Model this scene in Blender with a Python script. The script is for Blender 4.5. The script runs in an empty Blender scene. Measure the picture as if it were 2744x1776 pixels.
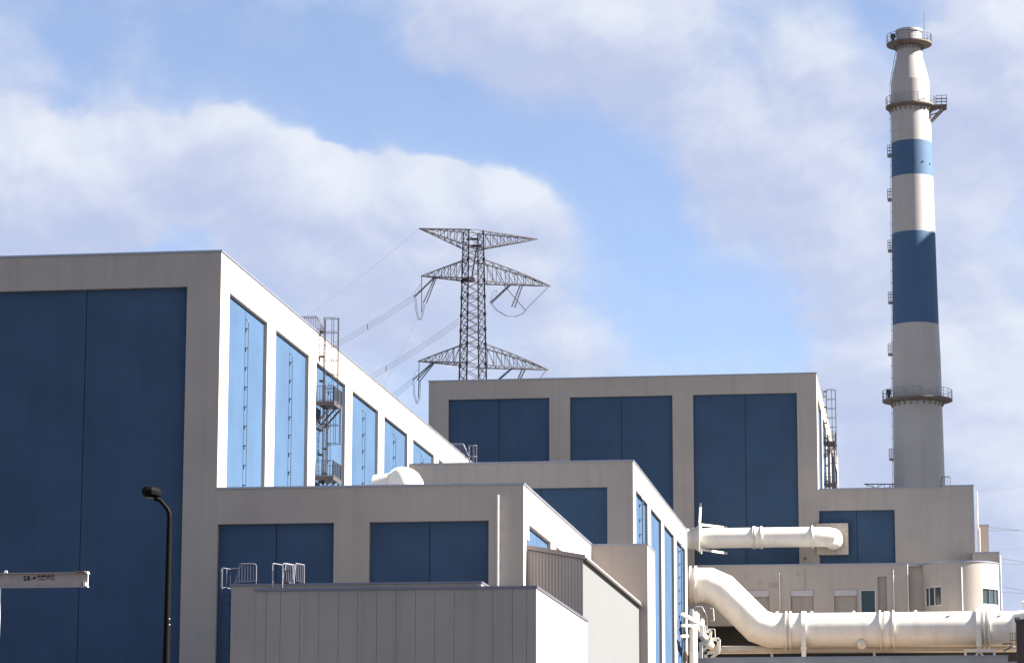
import bpy, math, random
from math import sin, cos, tan, pi, radians, sqrt, atan2
from mathutils import Vector, Matrix

random.seed(7)
S = bpy.context.scene
C = S.collection

# ------------------------------------------------------------------ camera
PW, PH, FPX = 2744.0, 1776.0, 7868.0          # photograph size and focal length in its pixels
PITCH, YAW, ROLL = radians(10.1338), radians(8.1632), radians(0.0885)
EYE = Vector((0.0, 0.0, 1.6))
fw = Vector((-sin(YAW)*cos(PITCH), cos(YAW)*cos(PITCH), sin(PITCH)))
rt = Vector((cos(YAW), sin(YAW), 0))
up = rt.cross(fw)
RT = rt*cos(ROLL) + up*sin(ROLL)
UP = -rt*sin(ROLL) + up*cos(ROLL)
cd = bpy.data.cameras.new('camera')
cam = bpy.data.objects.new('camera', cd)
C.objects.link(cam)
cd.sensor_width = 36.0
cd.lens = FPX/PW*36.0
cd.clip_start = 1.0
cd.clip_end = 6000.0
M = Matrix((RT, UP, -fw)).transposed().to_4x4()
M.translation = EYE
cam.matrix_world = M
S.camera = cam


def ray(x, y):
    return RT*(x-PW/2) - UP*(y-PH/2) + fw*FPX


def aY(x, y, Y):                       # point of the plane at depth Y
    d = ray(x, y)
    return EYE + d*(Y/d.y)


def aX(x, y, X):                       # point of the wall plane at X
    d = ray(x, y)
    return EYE + d*(X/d.x)


# ------------------------------------------------------------------ light
EXPO = 2.35
SUN_EL, SUN_AZ = radians(36.0), radians(5.0)     # azimuth from +X towards +Y
to_sun = Vector((cos(SUN_EL)*cos(SUN_AZ), cos(SUN_EL)*sin(SUN_AZ), sin(SUN_EL)))
S.view_settings.view_transform = 'Standard'
S.view_settings.look = 'None'
S.view_settings.gamma = 1.0
S.view_settings.use_curve_mapping = False
S.view_settings.exposure = EXPO
S.render.engine = 'CYCLES'
sd = bpy.data.lights.new('sun', 'SUN')
sd.energy = 5.0
sd.angle = radians(0.53)
sd.color = (1.0, 0.955, 0.875)
so = bpy.data.objects.new('sun', sd)
C.objects.link(so)
so.rotation_euler = to_sun.to_track_quat('Z', 'Y').to_euler()
so.location = (120, 100, 160)

SKY_STR = 0.05
SKY_GAIN = 1.0/(SKY_STR*2**EXPO)               # turns a picture-linear colour into a sky colour
world = bpy.data.worlds.new('World')
S.world = world
world.use_nodes = True


def blob_list():
    # cloud masses: centre (in the photograph), radius, weight, all turned into sky directions
    d = [  # big cumulus bank on the left (crisp tops)
        (40, 470, 150, 0.46), (250, 430, 130, 0.42), (420, 350, 95, 0.40), (520, 310, 60, 0.28), (640, 430, 110, 0.46),
        (800, 480, 90, 0.40), (960, 430, 90, 0.44), (1040, 400, 50, 0.22), (1170, 465, 85, 0.46), (1260, 480, 70, 0.40), (700, 600, 170, 0.34),
        (1000, 620, 180, 0.34), (1270, 620, 100, 0.26),
        # soft banks
        (30, 190, 90, 0.16), (300, 150, 70, 0.14), (180, 330, 60, 0.08),
        (1080, 30, 130, 0.40), (1300, 80, 130, 0.46), (1520, 110, 140, 0.46), (1680, 350, 120, 0.44), (1860, 200, 150, 0.34),
        (1880, 420, 120, 0.34), (2290, 230, 170, 0.48), (2330, 60, 110, 0.44), (2250, 560, 170, 0.36), (2010, 620, 110, 0.34),
        (2040, 900, 150, 0.40), (2250, 950, 200, 0.46), (2300, 1250, 220, 0.50), (2000, 1150, 160, 0.35), (1290, 850, 90, 0.38),
        (870, 780, 120, 0.20),
        # gaps of blue
        (560, 90, 200, -0.50), (830, 190, 130, -0.55), (780, 290, 60, -0.30), (1080, 280, 100, -0.50), (1300, 310, 95, -0.48), (1430, 420, 110, -0.50),
        (1480, 640, 130, -0.36), (1640, 760, 130, -0.30), (1760, 660, 80, -0.15), (1560, 520, 80, -0.22), (170, 90, 80, -0.22), (2060, 60, 90, -0.42),
        (1850, 820, 70, -0.20), (40, 565, 50, -0.26)]
    k = PW/2379.0
    out = []
    for x, y, r, w in d:
        v = ray(x*k, y*k).normalized()
        out.append((v, r*k/FPX, w))
    return out


def build_world():
    N, L = world.node_tree.nodes, world.node_tree.links
    N.clear()

    def math(op, a, b=None, c=None, clamp=False):
        n = N.new('ShaderNodeMath')
        n.operation = op
        n.use_clamp = clamp
        for i, q in enumerate((a, b, c)):
            if q is None:
                continue
            if isinstance(q, (int, float)):
                n.inputs[i].default_value = q
            else:
                L.new(q, n.inputs[i])
        return n.outputs[0]

    def vmath(op, a, b=None, sc=None):
        n = N.new('ShaderNodeVectorMath')
        n.operation = op
        for i, q in enumerate((a, b)):
            if q is None:
                continue
            if isinstance(q, (tuple, Vector)):
                n.inputs[i].default_value = q
            else:
                L.new(q, n.inputs[i])
        if sc is not None:
            n.inputs['Scale'].default_value = sc
        return n.outputs['Value'] if op in ('DOT_PRODUCT', 'DISTANCE', 'LENGTH') else n.outputs[0]

    def noise(v, scale, detail, rough):
        n = N.new('ShaderNodeTexNoise')
        n.inputs['Scale'].default_value = scale
        n.inputs['Detail'].default_value = detail
        n.inputs['Roughness'].default_value = rough
        L.new(v, n.inputs['Vector'])
        return n

    def smooth(v, a, b, lo=0.0, hi=1.0, kind='SMOOTHSTEP'):
        n = N.new('ShaderNodeMapRange')
        n.interpolation_type = kind
        n.inputs['From Min'].default_value = a
        n.inputs['From Max'].default_value = b
        n.inputs['To Min'].default_value = lo
        n.inputs['To Max'].default_value = hi
        L.new(v, n.inputs['Value'])
        return n.outputs[0]

    def mix(f, a, b):
        n = N.new('ShaderNodeMix')
        n.data_type = 'RGBA'
        for i, q in ((0, f), (6, a), (7, b)):
            if isinstance(q, (tuple, float)):
                n.inputs[i].default_value = q
            else:
                L.new(q, n.inputs[i])
        return n.outputs[2]

    out = N.new('ShaderNodeOutputWorld')
    bg = N.new('ShaderNodeBackground')
    bg.inputs['Strength'].default_value = SKY_STR
    L.new(bg.outputs[0], out.inputs[0])
    sky = N.new('ShaderNodeTexSky')
    sky.sky_type = 'NISHITA'
    sky.sun_disc = False
    sky.sun_elevation = SUN_EL
    sky.sun_rotation = radians(90) - SUN_AZ
    sky.air_density = 0.68
    sky.dust_density = 0.2
    sky.ozone_density = 2.0
    tc = N.new('ShaderNodeTexCoord')
    p = vmath('NORMALIZE', tc.outputs['Generated'])
    w1 = noise(p, 17, 4, 0.6)
    warp = vmath('SCALE', vmath('SUBTRACT', w1.outputs['Color'], (0.5, 0.5, 0.5)), sc=0.026)
    v = vmath('NORMALIZE', vmath('ADD', p, warp))
    st = vmath('MULTIPLY', v, (1, 1, 1.3))
    D = Vector((0.45, 0.0, 0.89))                 # towards the light, across the sky
    n1 = noise(st, 15, 10, 0.56)
    st2 = vmath('ADD', st, tuple(D*0.0075))
    n2 = noise(st2, 15, 6, 0.56)
    n3 = noise(st, 44, 6, 0.6)
    acc = math('MULTIPLY_ADD', n1.outputs['Fac'], 1.3, -0.65+0.03)
    acc = math('ADD', acc, math('MULTIPLY_ADD', n3.outputs['Fac'], 0.44, -0.22))
    vD = vmath('DOT_PRODUCT', v, tuple(D))
    sh = None
    crisp = None
    for bi, (c, r, w) in enumerate(blob_list()):
        R = 1.9*r
        d = vmath('DOT_PRODUCT', v, tuple(c))
        k = 2.0/(R*R)
        t = math('MULTIPLY_ADD', d, k, 1.0-k, clamp=True)      # 1-(dist/R)^2
        t2 = math('MULTIPLY', t, t)
        acc = math('MULTIPLY_ADD', t2, w, acc)
        if bi < 9:
            crisp = t2 if crisp is None else math('ADD', crisp, t2)
        if w > 0.25:
            h = math('MULTIPLY_ADD', vD, w/r, -c.dot(D)*w/r)
            sh = math('MULTIPLY', t2, h) if sh is None else math('MULTIPLY_ADD', t2, h, sh)
    n5 = noise(st, 30, 7, 0.6)
    bil = math('ABSOLUTE', math('MULTIPLY_ADD', n5.outputs['Fac'], 2.0, -1.0))
    cr1 = math('MINIMUM', crisp, 1.0)
    acc = math('ADD', acc, math('MULTIPLY', cr1, math('MULTIPLY_ADD', bil, -0.9, 0.16)))
    cf = math('MULTIPLY_ADD', cr1, 3.2, 1.0)
    mask = smooth(math('MULTIPLY', acc, cf), -0.36, 0.42, 0.16, 0.95, 'SMOOTHSTEP')
    df = math('SUBTRACT', n1.outputs['Fac'], n2.outputs['Fac'])
    lit = smooth(math('ADD', math('MULTIPLY', df, 1.7), math('MULTIPLY', sh, 1.05)), -0.34, 0.60)
    k = SKY_GAIN
    cc = mix(lit, (0.53*k, 0.60*k, 0.825*k, 1), (0.87*k, 0.91*k, 0.985*k, 1))
    blue = vmath('MULTIPLY', sky.outputs[0], (0.98, 0.90, 0.87))
    fin = mix(mask, blue, cc)
    L.new(fin, bg.inputs['Color'])


build_world()


# ------------------------------------------------------------------ materials
def mat(name, col, rough=0.7, metal=0.0, var=0.06, vscale=0.35, streak=0.0, bump=0.0, bscale=8.0, spec=0.4, rust=None):
    m = bpy.data.materials.new(name)
    m.use_nodes = True
    N, L = m.node_tree.nodes, m.node_tree.links
    bs = N['Principled BSDF']
    bs.inputs['Roughness'].default_value = rough
    bs.inputs['Metallic'].default_value = metal
    bs.inputs['Specular IOR Level'].default_value = spec
    geo = N.new('ShaderNodeNewGeometry')
    n = N.new('ShaderNodeTexNoise')
    n.inputs['Scale'].default_value = vscale
    n.inputs['Detail'].default_value = 6
    n.inputs['Roughness'].default_value = 0.6
    L.new(geo.outputs['Position'], n.inputs['Vector'])
    rng = N.new('ShaderNodeMapRange')
    rng.inputs['From Min'].default_value = 0.3
    rng.inputs['From Max'].default_value = 0.7
    rng.inputs['To Min'].default_value = 1-var
    rng.inputs['To Max'].default_value = 1+var
    L.new(n.outputs['Fac'], rng.inputs['Value'])
    fac = rng.outputs[0]
    if streak:
        mp = N.new('ShaderNodeMapping')
        mp.inputs['Scale'].default_value = (1.9, 1.9, 0.06)
        L.new(geo.outputs['Position'], mp.inputs['Vector'])
        n2 = N.new('ShaderNodeTexNoise')
        n2.inputs['Scale'].default_value = 1.0
        n2.inputs['Detail'].default_value = 5
        L.new(mp.outputs[0], n2.inputs['Vector'])
        r2 = N.new('ShaderNodeMapRange')
        r2.inputs['From Min'].default_value = 0.50
        r2.inputs['From Max'].default_value = 0.75
        r2.inputs['To Min'].default_value = 1.0
        r2.inputs['To Max'].default_value = 1-streak
        L.new(n2.outputs['Fac'], r2.inputs['Value'])
        mm = N.new('ShaderNodeMath')
        mm.operation = 'MULTIPLY'
        L.new(fac, mm.inputs[0])
        L.new(r2.outputs[0], mm.inputs[1])
        fac = mm.outputs[0]
    hs = N.new('ShaderNodeVectorMath')
    hs.operation = 'SCALE'
    hs.inputs[0].default_value = col
    L.new(fac, hs.inputs['Scale'])
    cout = hs.outputs[0]
    if rust:
        n3 = N.new('ShaderNodeTexNoise')
        n3.inputs['Scale'].default_value = rust[1]
        n3.inputs['Detail'].default_value = 8
        if len(rust) > 3:
            mp3 = N.new('ShaderNodeMapping')
            mp3.inputs['Scale'].default_value = rust[3]
            L.new(geo.outputs['Position'], mp3.inputs['Vector'])
            L.new(mp3.outputs[0], n3.inputs['Vector'])
        else:
            L.new(geo.outputs['Position'], n3.inputs['Vector'])
        r3 = N.new('ShaderNodeMapRange')
        r3.inputs['From Min'].default_value = 0.52
        r3.inputs['From Max'].default_value = 0.68
        r3.inputs['To Max'].default_value = rust[2]
        L.new(n3.outputs['Fac'], r3.inputs['Value'])
        mx = N.new('ShaderNodeMix')
        mx.data_type = 'RGBA'
        mx.inputs[7].default_value = (*rust[0], 1)
        L.new(r3.outputs[0], mx.inputs[0])
        L.new(cout, mx.inputs[6])
        cout = mx.outputs[2]
    L.new(cout, bs.inputs['Base Color'])
    if bump:
        nb = N.new('ShaderNodeTexNoise')
        nb.inputs['Scale'].default_value = bscale
        nb.inputs['Detail'].default_value = 5
        L.new(geo.outputs['Position'], nb.inputs['Vector'])
        b = N.new('ShaderNodeBump')
        b.inputs['Strength'].default_value = bump
        b.inputs['Distance'].default_value = 0.03
        L.new(nb.outputs['Fac'], b.inputs['Height'])
        L.new(b.outputs[0], bs.inputs['Normal'])
    return m


MT = {}
MT['beige'] = mat('beige_wall_paint', (0.312, 0.276, 0.248), 0.8, var=0.06, vscale=0.25, streak=0.09, bump=0.25, bscale=5)
MT['blue'] = mat('blue_panel_paint', (0.043, 0.075, 0.129), 0.75, var=0.10, vscale=0.3, streak=0.06, bump=0.15, bscale=4, spec=0.04)
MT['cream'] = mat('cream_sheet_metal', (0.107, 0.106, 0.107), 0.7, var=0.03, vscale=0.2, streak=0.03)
MT['clad'] = mat('grey_cladding_panel', (0.272, 0.240, 0.219), 0.75, var=0.06, vscale=0.3, streak=0.12, bump=0.2, bscale=6)
MT['coping'] = mat('coping_metal', (0.27, 0.285, 0.34), 0.38, 0.75, var=0.08, vscale=0.8)
MT['copingdark'] = mat('dark_coping_metal', (0.15, 0.15, 0.185), 0.42, 0.7, var=0.08, vscale=0.8)
MT['ribbed'] = mat('ribbed_sheet_metal', (0.33, 0.295, 0.272), 0.65, var=0.05, streak=0.05)
MT['joint'] = mat('joint_sealant', (0.05, 0.055, 0.07), 0.9)
MT['steel'] = mat('galvanised_steel', (0.055, 0.050, 0.054), 0.6, 0.2, var=0.12, vscale=2)
MT['greysteel'] = mat('grey_tube_rail', (0.16, 0.16, 0.19), 0.5, 0.2, var=0.1, vscale=2)
MT['darkrail'] = mat('dark_ladder_paint', (0.02, 0.02, 0.035), 0.6, var=0.1, vscale=2)
MT['eave'] = mat('dark_brown_eave', (0.05, 0.038, 0.032), 0.6, var=0.2, vscale=2)
MT['plate'] = mat('duct_plate_paint', (0.36, 0.32, 0.275), 0.6, var=0.08, vscale=1.5, streak=0.15)
MT['patch'] = mat('repaired_paint', (0.265, 0.226, 0.205), 0.8, var=0.05)
MT['deckbounce'] = mat('brown_bounce_deck', (0.36, 0.265, 0.175), 0.9, var=0.15)  # warm tone chosen for the light it throws back up
MT['whitesteel'] = mat('white_painted_steel', (0.62, 0.61, 0.62), 0.5, var=0.08, vscale=2)
MT['bluesteel'] = mat('blue_grey_rail', (0.05, 0.075, 0.11), 0.5, var=0.1, vscale=2)
MT['pipe'] = mat('cream_pipe_paint', (0.62, 0.58, 0.52), 0.45, var=0.05, vscale=0.5, streak=0.06, spec=0.4, rust=((0.34, 0.25, 0.16), 1.0, 0.20, (0.9, 0.9, 0.16)))
MT['stack'] = mat('stack_white_paint', (0.298, 0.275, 0.263), 0.6, var=0.05, vscale=0.3, streak=0.12)
MT['stackblue'] = mat('stack_blue_paint', (0.033, 0.076, 0.146), 0.75, var=0.06, vscale=0.3, streak=0.06)
MT['rusty'] = mat('weathered_platform_steel', (0.125, 0.104, 0.088), 0.75, var=0.15, vscale=1.5, rust=((0.085, 0.045, 0.026), 1.1, 0.7))
MT['pylon'] = mat('pylon_steel', (0.035, 0.030, 0.038), 0.6, 0.2, var=0.2, vscale=0.5)
MT['insul'] = mat('insulator_porcelain', (0.10, 0.10, 0.11), 0.4)
MT['wire'] = mat('aluminium_conductor', (0.25, 0.25, 0.29), 0.5, 0.4)
MT['lamp'] = mat('dark_bronze_paint', (0.0016, 0.0009, 0.0009), 0.65, var=0.15, vscale=4, spec=0.08)
MT['lens'] = mat('lamp_lens', (0.30, 0.24, 0.15), 0.25, spec=0.6)
MT['beam'] = mat('beam_paint', (0.31, 0.265, 0.25), 0.55, var=0.08, vscale=2, streak=0.1, rust=((0.22, 0.10, 0.05), 2.0, 0.4))
MT['ink'] = mat('black_print', (0.006, 0.006, 0.012), 0.6)
MT['bluePrint'] = mat('blue_print', (0.03, 0.03, 0.09), 0.6)
MT['dark'] = mat('void_shade_dark', (0.03, 0.027, 0.025), 0.9)  # near-black colour stands in for the shade under the building
MT['cabinet'] = mat('brown_cabinet_paint', (0.045, 0.028, 0.024), 0.5, var=0.1, vscale=3)
MT['concrete'] = mat('concrete', (0.30, 0.285, 0.27), 0.85, var=0.12, vscale=0.6, bump=0.2)
MT['shutter'] = mat('grey_shutter_box', (0.33, 0.315, 0.34), 0.6)
MT['frame'] = mat('aluminium_window_frame', (0.42, 0.40, 0.39), 0.45, 0.3)
MT['roof'] = mat('roof_membrane', (0.22, 0.21, 0.20), 0.9, var=0.1)


def ground_mat():
    m = mat('asphalt_yard', (0.05, 0.048, 0.045), 0.9, var=0.25, vscale=0.15, bump=0.4, bscale=20)
    return m


MT['ground'] = ground_mat()


def glass_mat():
    m = bpy.data.materials.new('window_glass')
    m.use_nodes = True
    b = m.node_tree.nodes['Principled BSDF']
    b.inputs['Base Color'].default_value = (0.03, 0.045, 0.055, 1)
    b.inputs['Roughness'].default_value = 0.06
    b.inputs['Specular IOR Level'].default_value = 0.3
    return m


MT['glass'] = glass_mat()


# ------------------------------------------------------------------ builders
def thing(name, label, cat, loc=(0, 0, 0), group=None):
    o = bpy.data.objects.new(name, None)
    C.objects.link(o)
    o.location = loc
    o.empty_display_size = 0.5
    o['label'] = label
    o['category'] = cat
    if group:
        o['group'] = group
    return o


def base_of(o):
    while o.parent:
        o = o.parent
    return Vector(o.location)


class MB:
    def __init__(self):
        self.v, self.f = [], []

    def add(self, vs, fs):
        n = len(self.v)
        self.v += [tuple(p) for p in vs]
        self.f += [tuple(i+n for i in q) for q in fs]

    def quad(self, a, b, c, d):
        self.add([a, b, c, d], [(0, 1, 2, 3)])

    def box(self, x0, x1, y0, y1, z0, z1):
        self.add([(x0, y0, z0), (x1, y0, z0), (x1, y1, z0), (x0, y1, z0), (x0, y0, z1), (x1, y0, z1), (x1, y1, z1), (x0, y1, z1)],
                 [(0, 3, 2, 1), (4, 5, 6, 7), (0, 1, 5, 4), (1, 2, 6, 5), (2, 3, 7, 6), (3, 0, 4, 7)])

    def bar(self, p, q, w=0.05, n=4, w2=None):
        p, q = Vector(p), Vector(q)
        d = (q-p)
        if d.length < 1e-6:
            return
        d.normalize()
        a = d.cross(Vector((0, 0, 1)))
        if a.length < 0.05:
            a = d.cross(Vector((0, 1, 0)))
        a.normalize()
        b = d.cross(a)
        w2 = w if w2 is None else w2
        vs = []
        for c, r in ((p, w), (q, w2)):
            for i in range(n):
                t = 2*pi*(i+0.5)/n
                k = r*0.5*(1.414 if n == 4 else 1)
                vs.append(c + a*cos(t)*k + b*sin(t)*k)
        fs = [(i, (i+1) % n, n+(i+1) % n, n+i) for i in range(n)]
        fs += [tuple(range(n))[::-1], tuple(range(n, 2*n))]
        self.add(vs, fs)

    def path(self, pts, w=0.05, n=5):
        for a, b in zip(pts, pts[1:]):
            self.bar(a, b, w, n)

    def tube(self, pts, r, n=28, caps=True):
        # mitred tube along a polyline
        pts = [Vector(p) for p in pts]
        rr = r if isinstance(r, (list, tuple)) else [r]*len(pts)
        dirs = [(b-a).normalized() for a, b in zip(pts, pts[1:])]
        a = dirs[0].cross(Vector((0, 0, 1)))
        if a.length < 0.05:
            a = dirs[0].cross(Vector((0, 1, 0)))
        a.normalize()
        vs, fs = [], []
        for i, p in enumerate(pts):
            d0 = dirs[max(i-1, 0)]
            d1 = dirs[min(i, len(dirs)-1)]
            pl = (d0+d1).normalized()
            if i > 0:
                q = d0.rotation_difference(d1) if i < len(dirs) else None
            b = d0.cross(a).normalized()
            for k in range(n):
                t = 2*pi*k/n
                o = (a*cos(t) + b*sin(t))*rr[i]
                # slide along d0 onto the mitre plane
                s = -(o.dot(pl))/(d0.dot(pl))
                vs.append(p + o + d0*s)
            if 0 < i < len(dirs):
                a = (q @ a).normalized()
        for i in range(len(pts)-1):
            for k in range(n):
                fs.append((i*n+k, i*n+(k+1) % n, (i+1)*n+(k+1) % n, (i+1)*n+k))
        if caps:
            fs.append(tuple(range(n))[::-1])
            fs.append(tuple((len(pts)-1)*n+k for k in range(n)))
        self.add(vs, fs)

    def ring(self, p, d, r0, r1, t, n=28):
        # flat annulus of thickness t, axis d
        d = Vector(d).normalized()
        p = Vector(p)
        a = d.cross(Vector((0, 0, 1)))
        if a.length < 0.05:
            a = d.cross(Vector((0, 1, 0)))
        a.normalize()
        b = d.cross(a)
        vs = []
        for s, r in ((-t/2, r0), (-t/2, r1), (t/2, r1), (t/2, r0)):
            for k in range(n):
                u = 2*pi*k/n
                vs.append(p + d*s + (a*cos(u)+b*sin(u))*r)
        fs = []
        for j in range(4):
            for k in range(n):
                fs.append((j*n+k, j*n+(k+1) % n, ((j+1) % 4)*n+(k+1) % n, ((j+1) % 4)*n+k))
        self.add(vs, fs)

    def lathe(self, c, prof, n=64, cap0=False, cap1=False, a0=0.0, a1=2*pi):
        full = abs(a1-a0-2*pi) < 1e-6
        m = n if full else n+1
        vs = []
        for r, z in prof:
            for k in range(m):
                t = a0+(a1-a0)*k/n
                vs.append((c[0]+r*cos(t), c[1]+r*sin(t), c[2]+z))
        fs = []
        for i in range(len(prof)-1):
            for k in range(n if full else m-1):
                k2 = (k+1) % m
                fs.append((i*m+k, i*m+k2, (i+1)*m+k2, (i+1)*m+k))
        if cap0:
            fs.append(tuple(range(m))[::-1])
        if cap1:
            fs.append(tuple((len(prof)-1)*m+k for k in range(m)))
        self.add(vs, fs)

    def build(self, name, m, parent=None, smooth=None):
        me = bpy.data.meshes.new(name)
        off = base_of(parent) if parent else Vector((0, 0, 0))
        me.from_pydata([(p[0]-off.x, p[1]-off.y, p[2]-off.z) for p in self.v], [], self.f)
        me.validate()
        if smooth is not None:
            me.polygons.foreach_set('use_smooth', [True]*len(me.polygons))
            me.set_sharp_from_angle(angle=radians(smooth))
        me.update()
        me.materials.append(MT[m] if isinstance(m, str) else m)
        o = bpy.data.objects.new(name, me)
        C.objects.link(o)
        if parent:
            o.parent = parent
        return o


def tag(o, label, cat, group=None, kind=None):
    if label:
        o['label'] = label
    if cat:
        o['category'] = cat
    if group:
        o['group'] = group
    if kind:
        o['kind'] = kind
    return o


def boxpart(name, m, parent, *b):
    mb = MB()
    mb.box(*b)
    return mb.build(name, m, parent)


def copy_tree(o, parent=None):
    c = o.copy()
    C.objects.link(c)
    if parent:
        c.parent = parent
    for ch in list(o.children):
        copy_tree(ch, c)
    return c


class Front:                            # wall facing the camera (-Y), u = X, depth goes +Y
    def __init__(self, y):
        self.y = y

    def p(self, u, w, z):
        return (u, self.y+w, z)


class Side:                             # wall facing the sun (+X), u = Y, depth goes -X
    def __init__(self, x):
        self.x = x

    def p(self, u, w, z):
        return (self.x-w, u, z)


def facade(parent, fr, u0, u1, z0, z1, openings, depth, m='beige', name='wall'):
    """wall sheet with real recesses; openings = list of (u0,u1,z0,z1) rectangles (may touch)"""
    mb = MB()
    us = sorted({u0, u1, *[o[0] for o in openings], *[o[1] for o in openings]})
    zs = sorted({z0, z1, *[o[2] for o in openings], *[o[3] for o in openings]})
    us = [u for u in us if u0 <= u <= u1]
    zs = [z for z in zs if z0 <= z <= z1]

    def isopen(i, j):
        if i < 0 or j < 0 or i >= len(us)-1 or j >= len(zs)-1:
            return False
        uc, zc = (us[i]+us[i+1])/2, (zs[j]+zs[j+1])/2
        return any(o[0] < uc < o[1] and o[2] < zc < o[3] for o in openings)
    for i in range(len(us)-1):
        for j in range(len(zs)-1):
            a, b, c, d = us[i], us[i+1], zs[j], zs[j+1]
            if not isopen(i, j):
                mb.quad(fr.p(a, 0, c), fr.p(b, 0, c), fr.p(b, 0, d), fr.p(a, 0, d))
            else:
                e = depth+0.14
                if not isopen(i-1, j):
                    mb.quad(fr.p(a, 0, c), fr.p(a, e, c), fr.p(a, e, d), fr.p(a, 0, d))
                if not isopen(i+1, j):
                    mb.quad(fr.p(b, 0, c), fr.p(b, e, c), fr.p(b, e, d), fr.p(b, 0, d))
                if not isopen(i, j-1):
                    mb.quad(fr.p(a, 0, c), fr.p(a, e, c), fr.p(b, e, c), fr.p(b, 0, c))
                if not isopen(i, j+1):
                    mb.quad(fr.p(a, 0, d), fr.p(a, e, d), fr.p(b, e, d), fr.p(b, 0, d))
    return mb.build(name, m, parent)


def panel(parent, fr, u0, u1, z0, z1, depth, m='blue', gap=0.022, name='panel'):
    """one cladding panel, a thin slab set back in its recess"""
    mb = MB()
    a, b = fr.p(u0+gap, depth, z0), fr.p(u1-gap, depth+0.1, z1)
    x0, x1 = sorted((a[0], b[0]))
    y0, y1 = sorted((a[1], b[1]))
    mb.box(x0, x1, y0, y1, z0, z1)
    return mb.build(name, m, parent)


def backing(parent, fr, openings, depth):
    mb = MB()
    for o in openings:
        mb.quad(fr.p(o[0]-0.1, depth+0.13, o[2]-0.1), fr.p(o[1]+0.1, depth+0.13, o[2]-0.1), fr.p(o[1]+0.1, depth+0.13, o[3]+0.1), fr.p(o[0]-0.1, depth+0.13, o[3]+0.1))
    return mb.build('joint_backing', 'joint', parent)


def shell(parent, x0, x1, y0, y1, z0, z1, faces='lbt', m='beige', name='rear_wall'):
    """unseen left/back/right sides and the roof deck below the parapet"""
    mb = MB()
    if 'l' in faces:
        mb.quad((x0, y0, z0), (x0, y1, z0), (x0, y1, z1), (x0, y0, z1))
    if 'r' in faces:
        mb.quad((x1, y0, z0), (x1, y1, z0), (x1, y1, z1), (x1, y0, z1))
    if 'f' in faces:
        mb.quad((x0, y0, z0), (x1, y0, z0), (x1, y0, z1), (x0, y0, z1))
    if 'b' in faces:
        mb.quad((x0, y1, z0), (x1, y1, z0), (x1, y1, z1), (x0, y1, z1))
    o = mb.build(name, m, parent)
    if 't' in faces:
        r = MB()
        r.quad((x0, y0, z1-0.35), (x1, y0, z1-0.35), (x1, y1, z1-0.35), (x0, y1, z1-0.35))
        r.build('roof', 'roof', parent)
    return o


def coping(parent, x0, x1, y0, y1, z, h=0.11, over=0.07, w=0.4, left=True, right=True, front=True):
    mb = MB()
    if front:
        mb.box(x0-(over if left else 0), x1+(over if right else 0), y0-over, y0+w, z, z+h)
    ys = y0+w if front else y0
    if right:
        mb.box(x1-w, x1+over, ys, y1, z, z+h)
    if left:
        mb.box(x0-over, x0+w, ys, y1, z, z+h)
    mb.box(x0+w, x1-w, y1-w, y1, z, z+h)
    return mb.build('coping', 'coping', parent)


def guide_rail(parent, fr, u, depth, z0, z1, m='bluesteel', off=0.20, step=1.25, r=0.06):
    """vertical access rail standing off the panel on brackets"""
    mb = MB()
    mb.bar(fr.p(u, depth-off, z0), fr.p(u, depth-off, z1-0.18), r, 6)
    mb.bar(fr.p(u, depth-off, z1-0.18), fr.p(u, depth-off*0.55, z1), r, 6)
    mb.bar(fr.p(u, depth-off*0.55, z1), fr.p(u, depth+0.01, z1), r, 6)
    o = mb.build('guide_rail', m, parent)
    z = z1-0.6
    b = MB()
    while z > z0:
        b.bar(fr.p(u, depth-off, z), fr.p(u, depth+0.01, z), 0.05)
        b.bar(fr.p(u, depth-0.03, z-0.22), fr.p(u, depth-0.03, z+0.05), 0.07)
        z -= step
    b.build('bracket', m, o)
    return o


SMALL = {'bracket', 'standoff', 'gusset_plate', 'bolt', 'bracing', 'joint_backing', 'jumper', 'sampling_port', 'safety_cage', 'knee_brace', 'stiffener_rib', 'guard_rail', 'railing', 'work_platform', 'handrail', 'safety_hoop', 'insulator_string', 'small_print'}

# ------------------------------------------------------------------ ground
mb = MB()
mb.quad((-3000, -1500, 0), (3000, -1500, 0), (3000, 4500, 0), (-3000, 4500, 0))
tag(mb.build('ground', 'ground'), 'grey asphalt plant yard stretching to the horizon', None, kind='structure')

DEP = 0.24
# ------------------------------------------------------------------ tall hall on the left
X1, YB1, Z1 = -42.67, 172.0, 38.05
B1 = thing('turbine_hall', 'tallest building at left with one huge navy panel and a long sunlit side', 'building', (X1-12, 220, 0))
f1, s1 = Front(YB1), Side(X1)
XL = -74.0
opF = [(-70.5, -44.78, 1.0, 35.93)]
facade(B1, f1, XL, X1, 0, Z1, opF, DEP+0.1)
backing(B1, f1, opF, DEP+0.1)
xs = [-70.5, -64.06, -57.63, -51.20, -44.78]
for a, b in zip(xs, xs[1:]):
    panel(B1, f1, a, b, 1.0, 35.93, DEP+0.1)
opS = [(174.36+13.0*k, 184.76+13.0*k, 2.0, 35.94) for k in range(8)]
Y1E = 281.0
facade(B1, s1, YB1, Y1E, 0, Z1, opS, DEP)
backing(B1, s1, opS, DEP)
for o in opS:
    m_ = (o[0]+o[1])/2
    panel(B1, s1, o[0], m_, o[2], o[3], DEP)
    panel(B1, s1, m_, o[1], o[2], o[3], DEP)
for o in opS[:6]:
    guide_rail(B1, s1, (o[0]+o[1])/2+0.12, DEP, 20.0, 35.94-0.72)
shell(B1, XL, X1, YB1, Y1E, 0, Z1, 'lbt')
coping(B1, XL, X1, YB1, Y1E, Z1)


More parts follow.
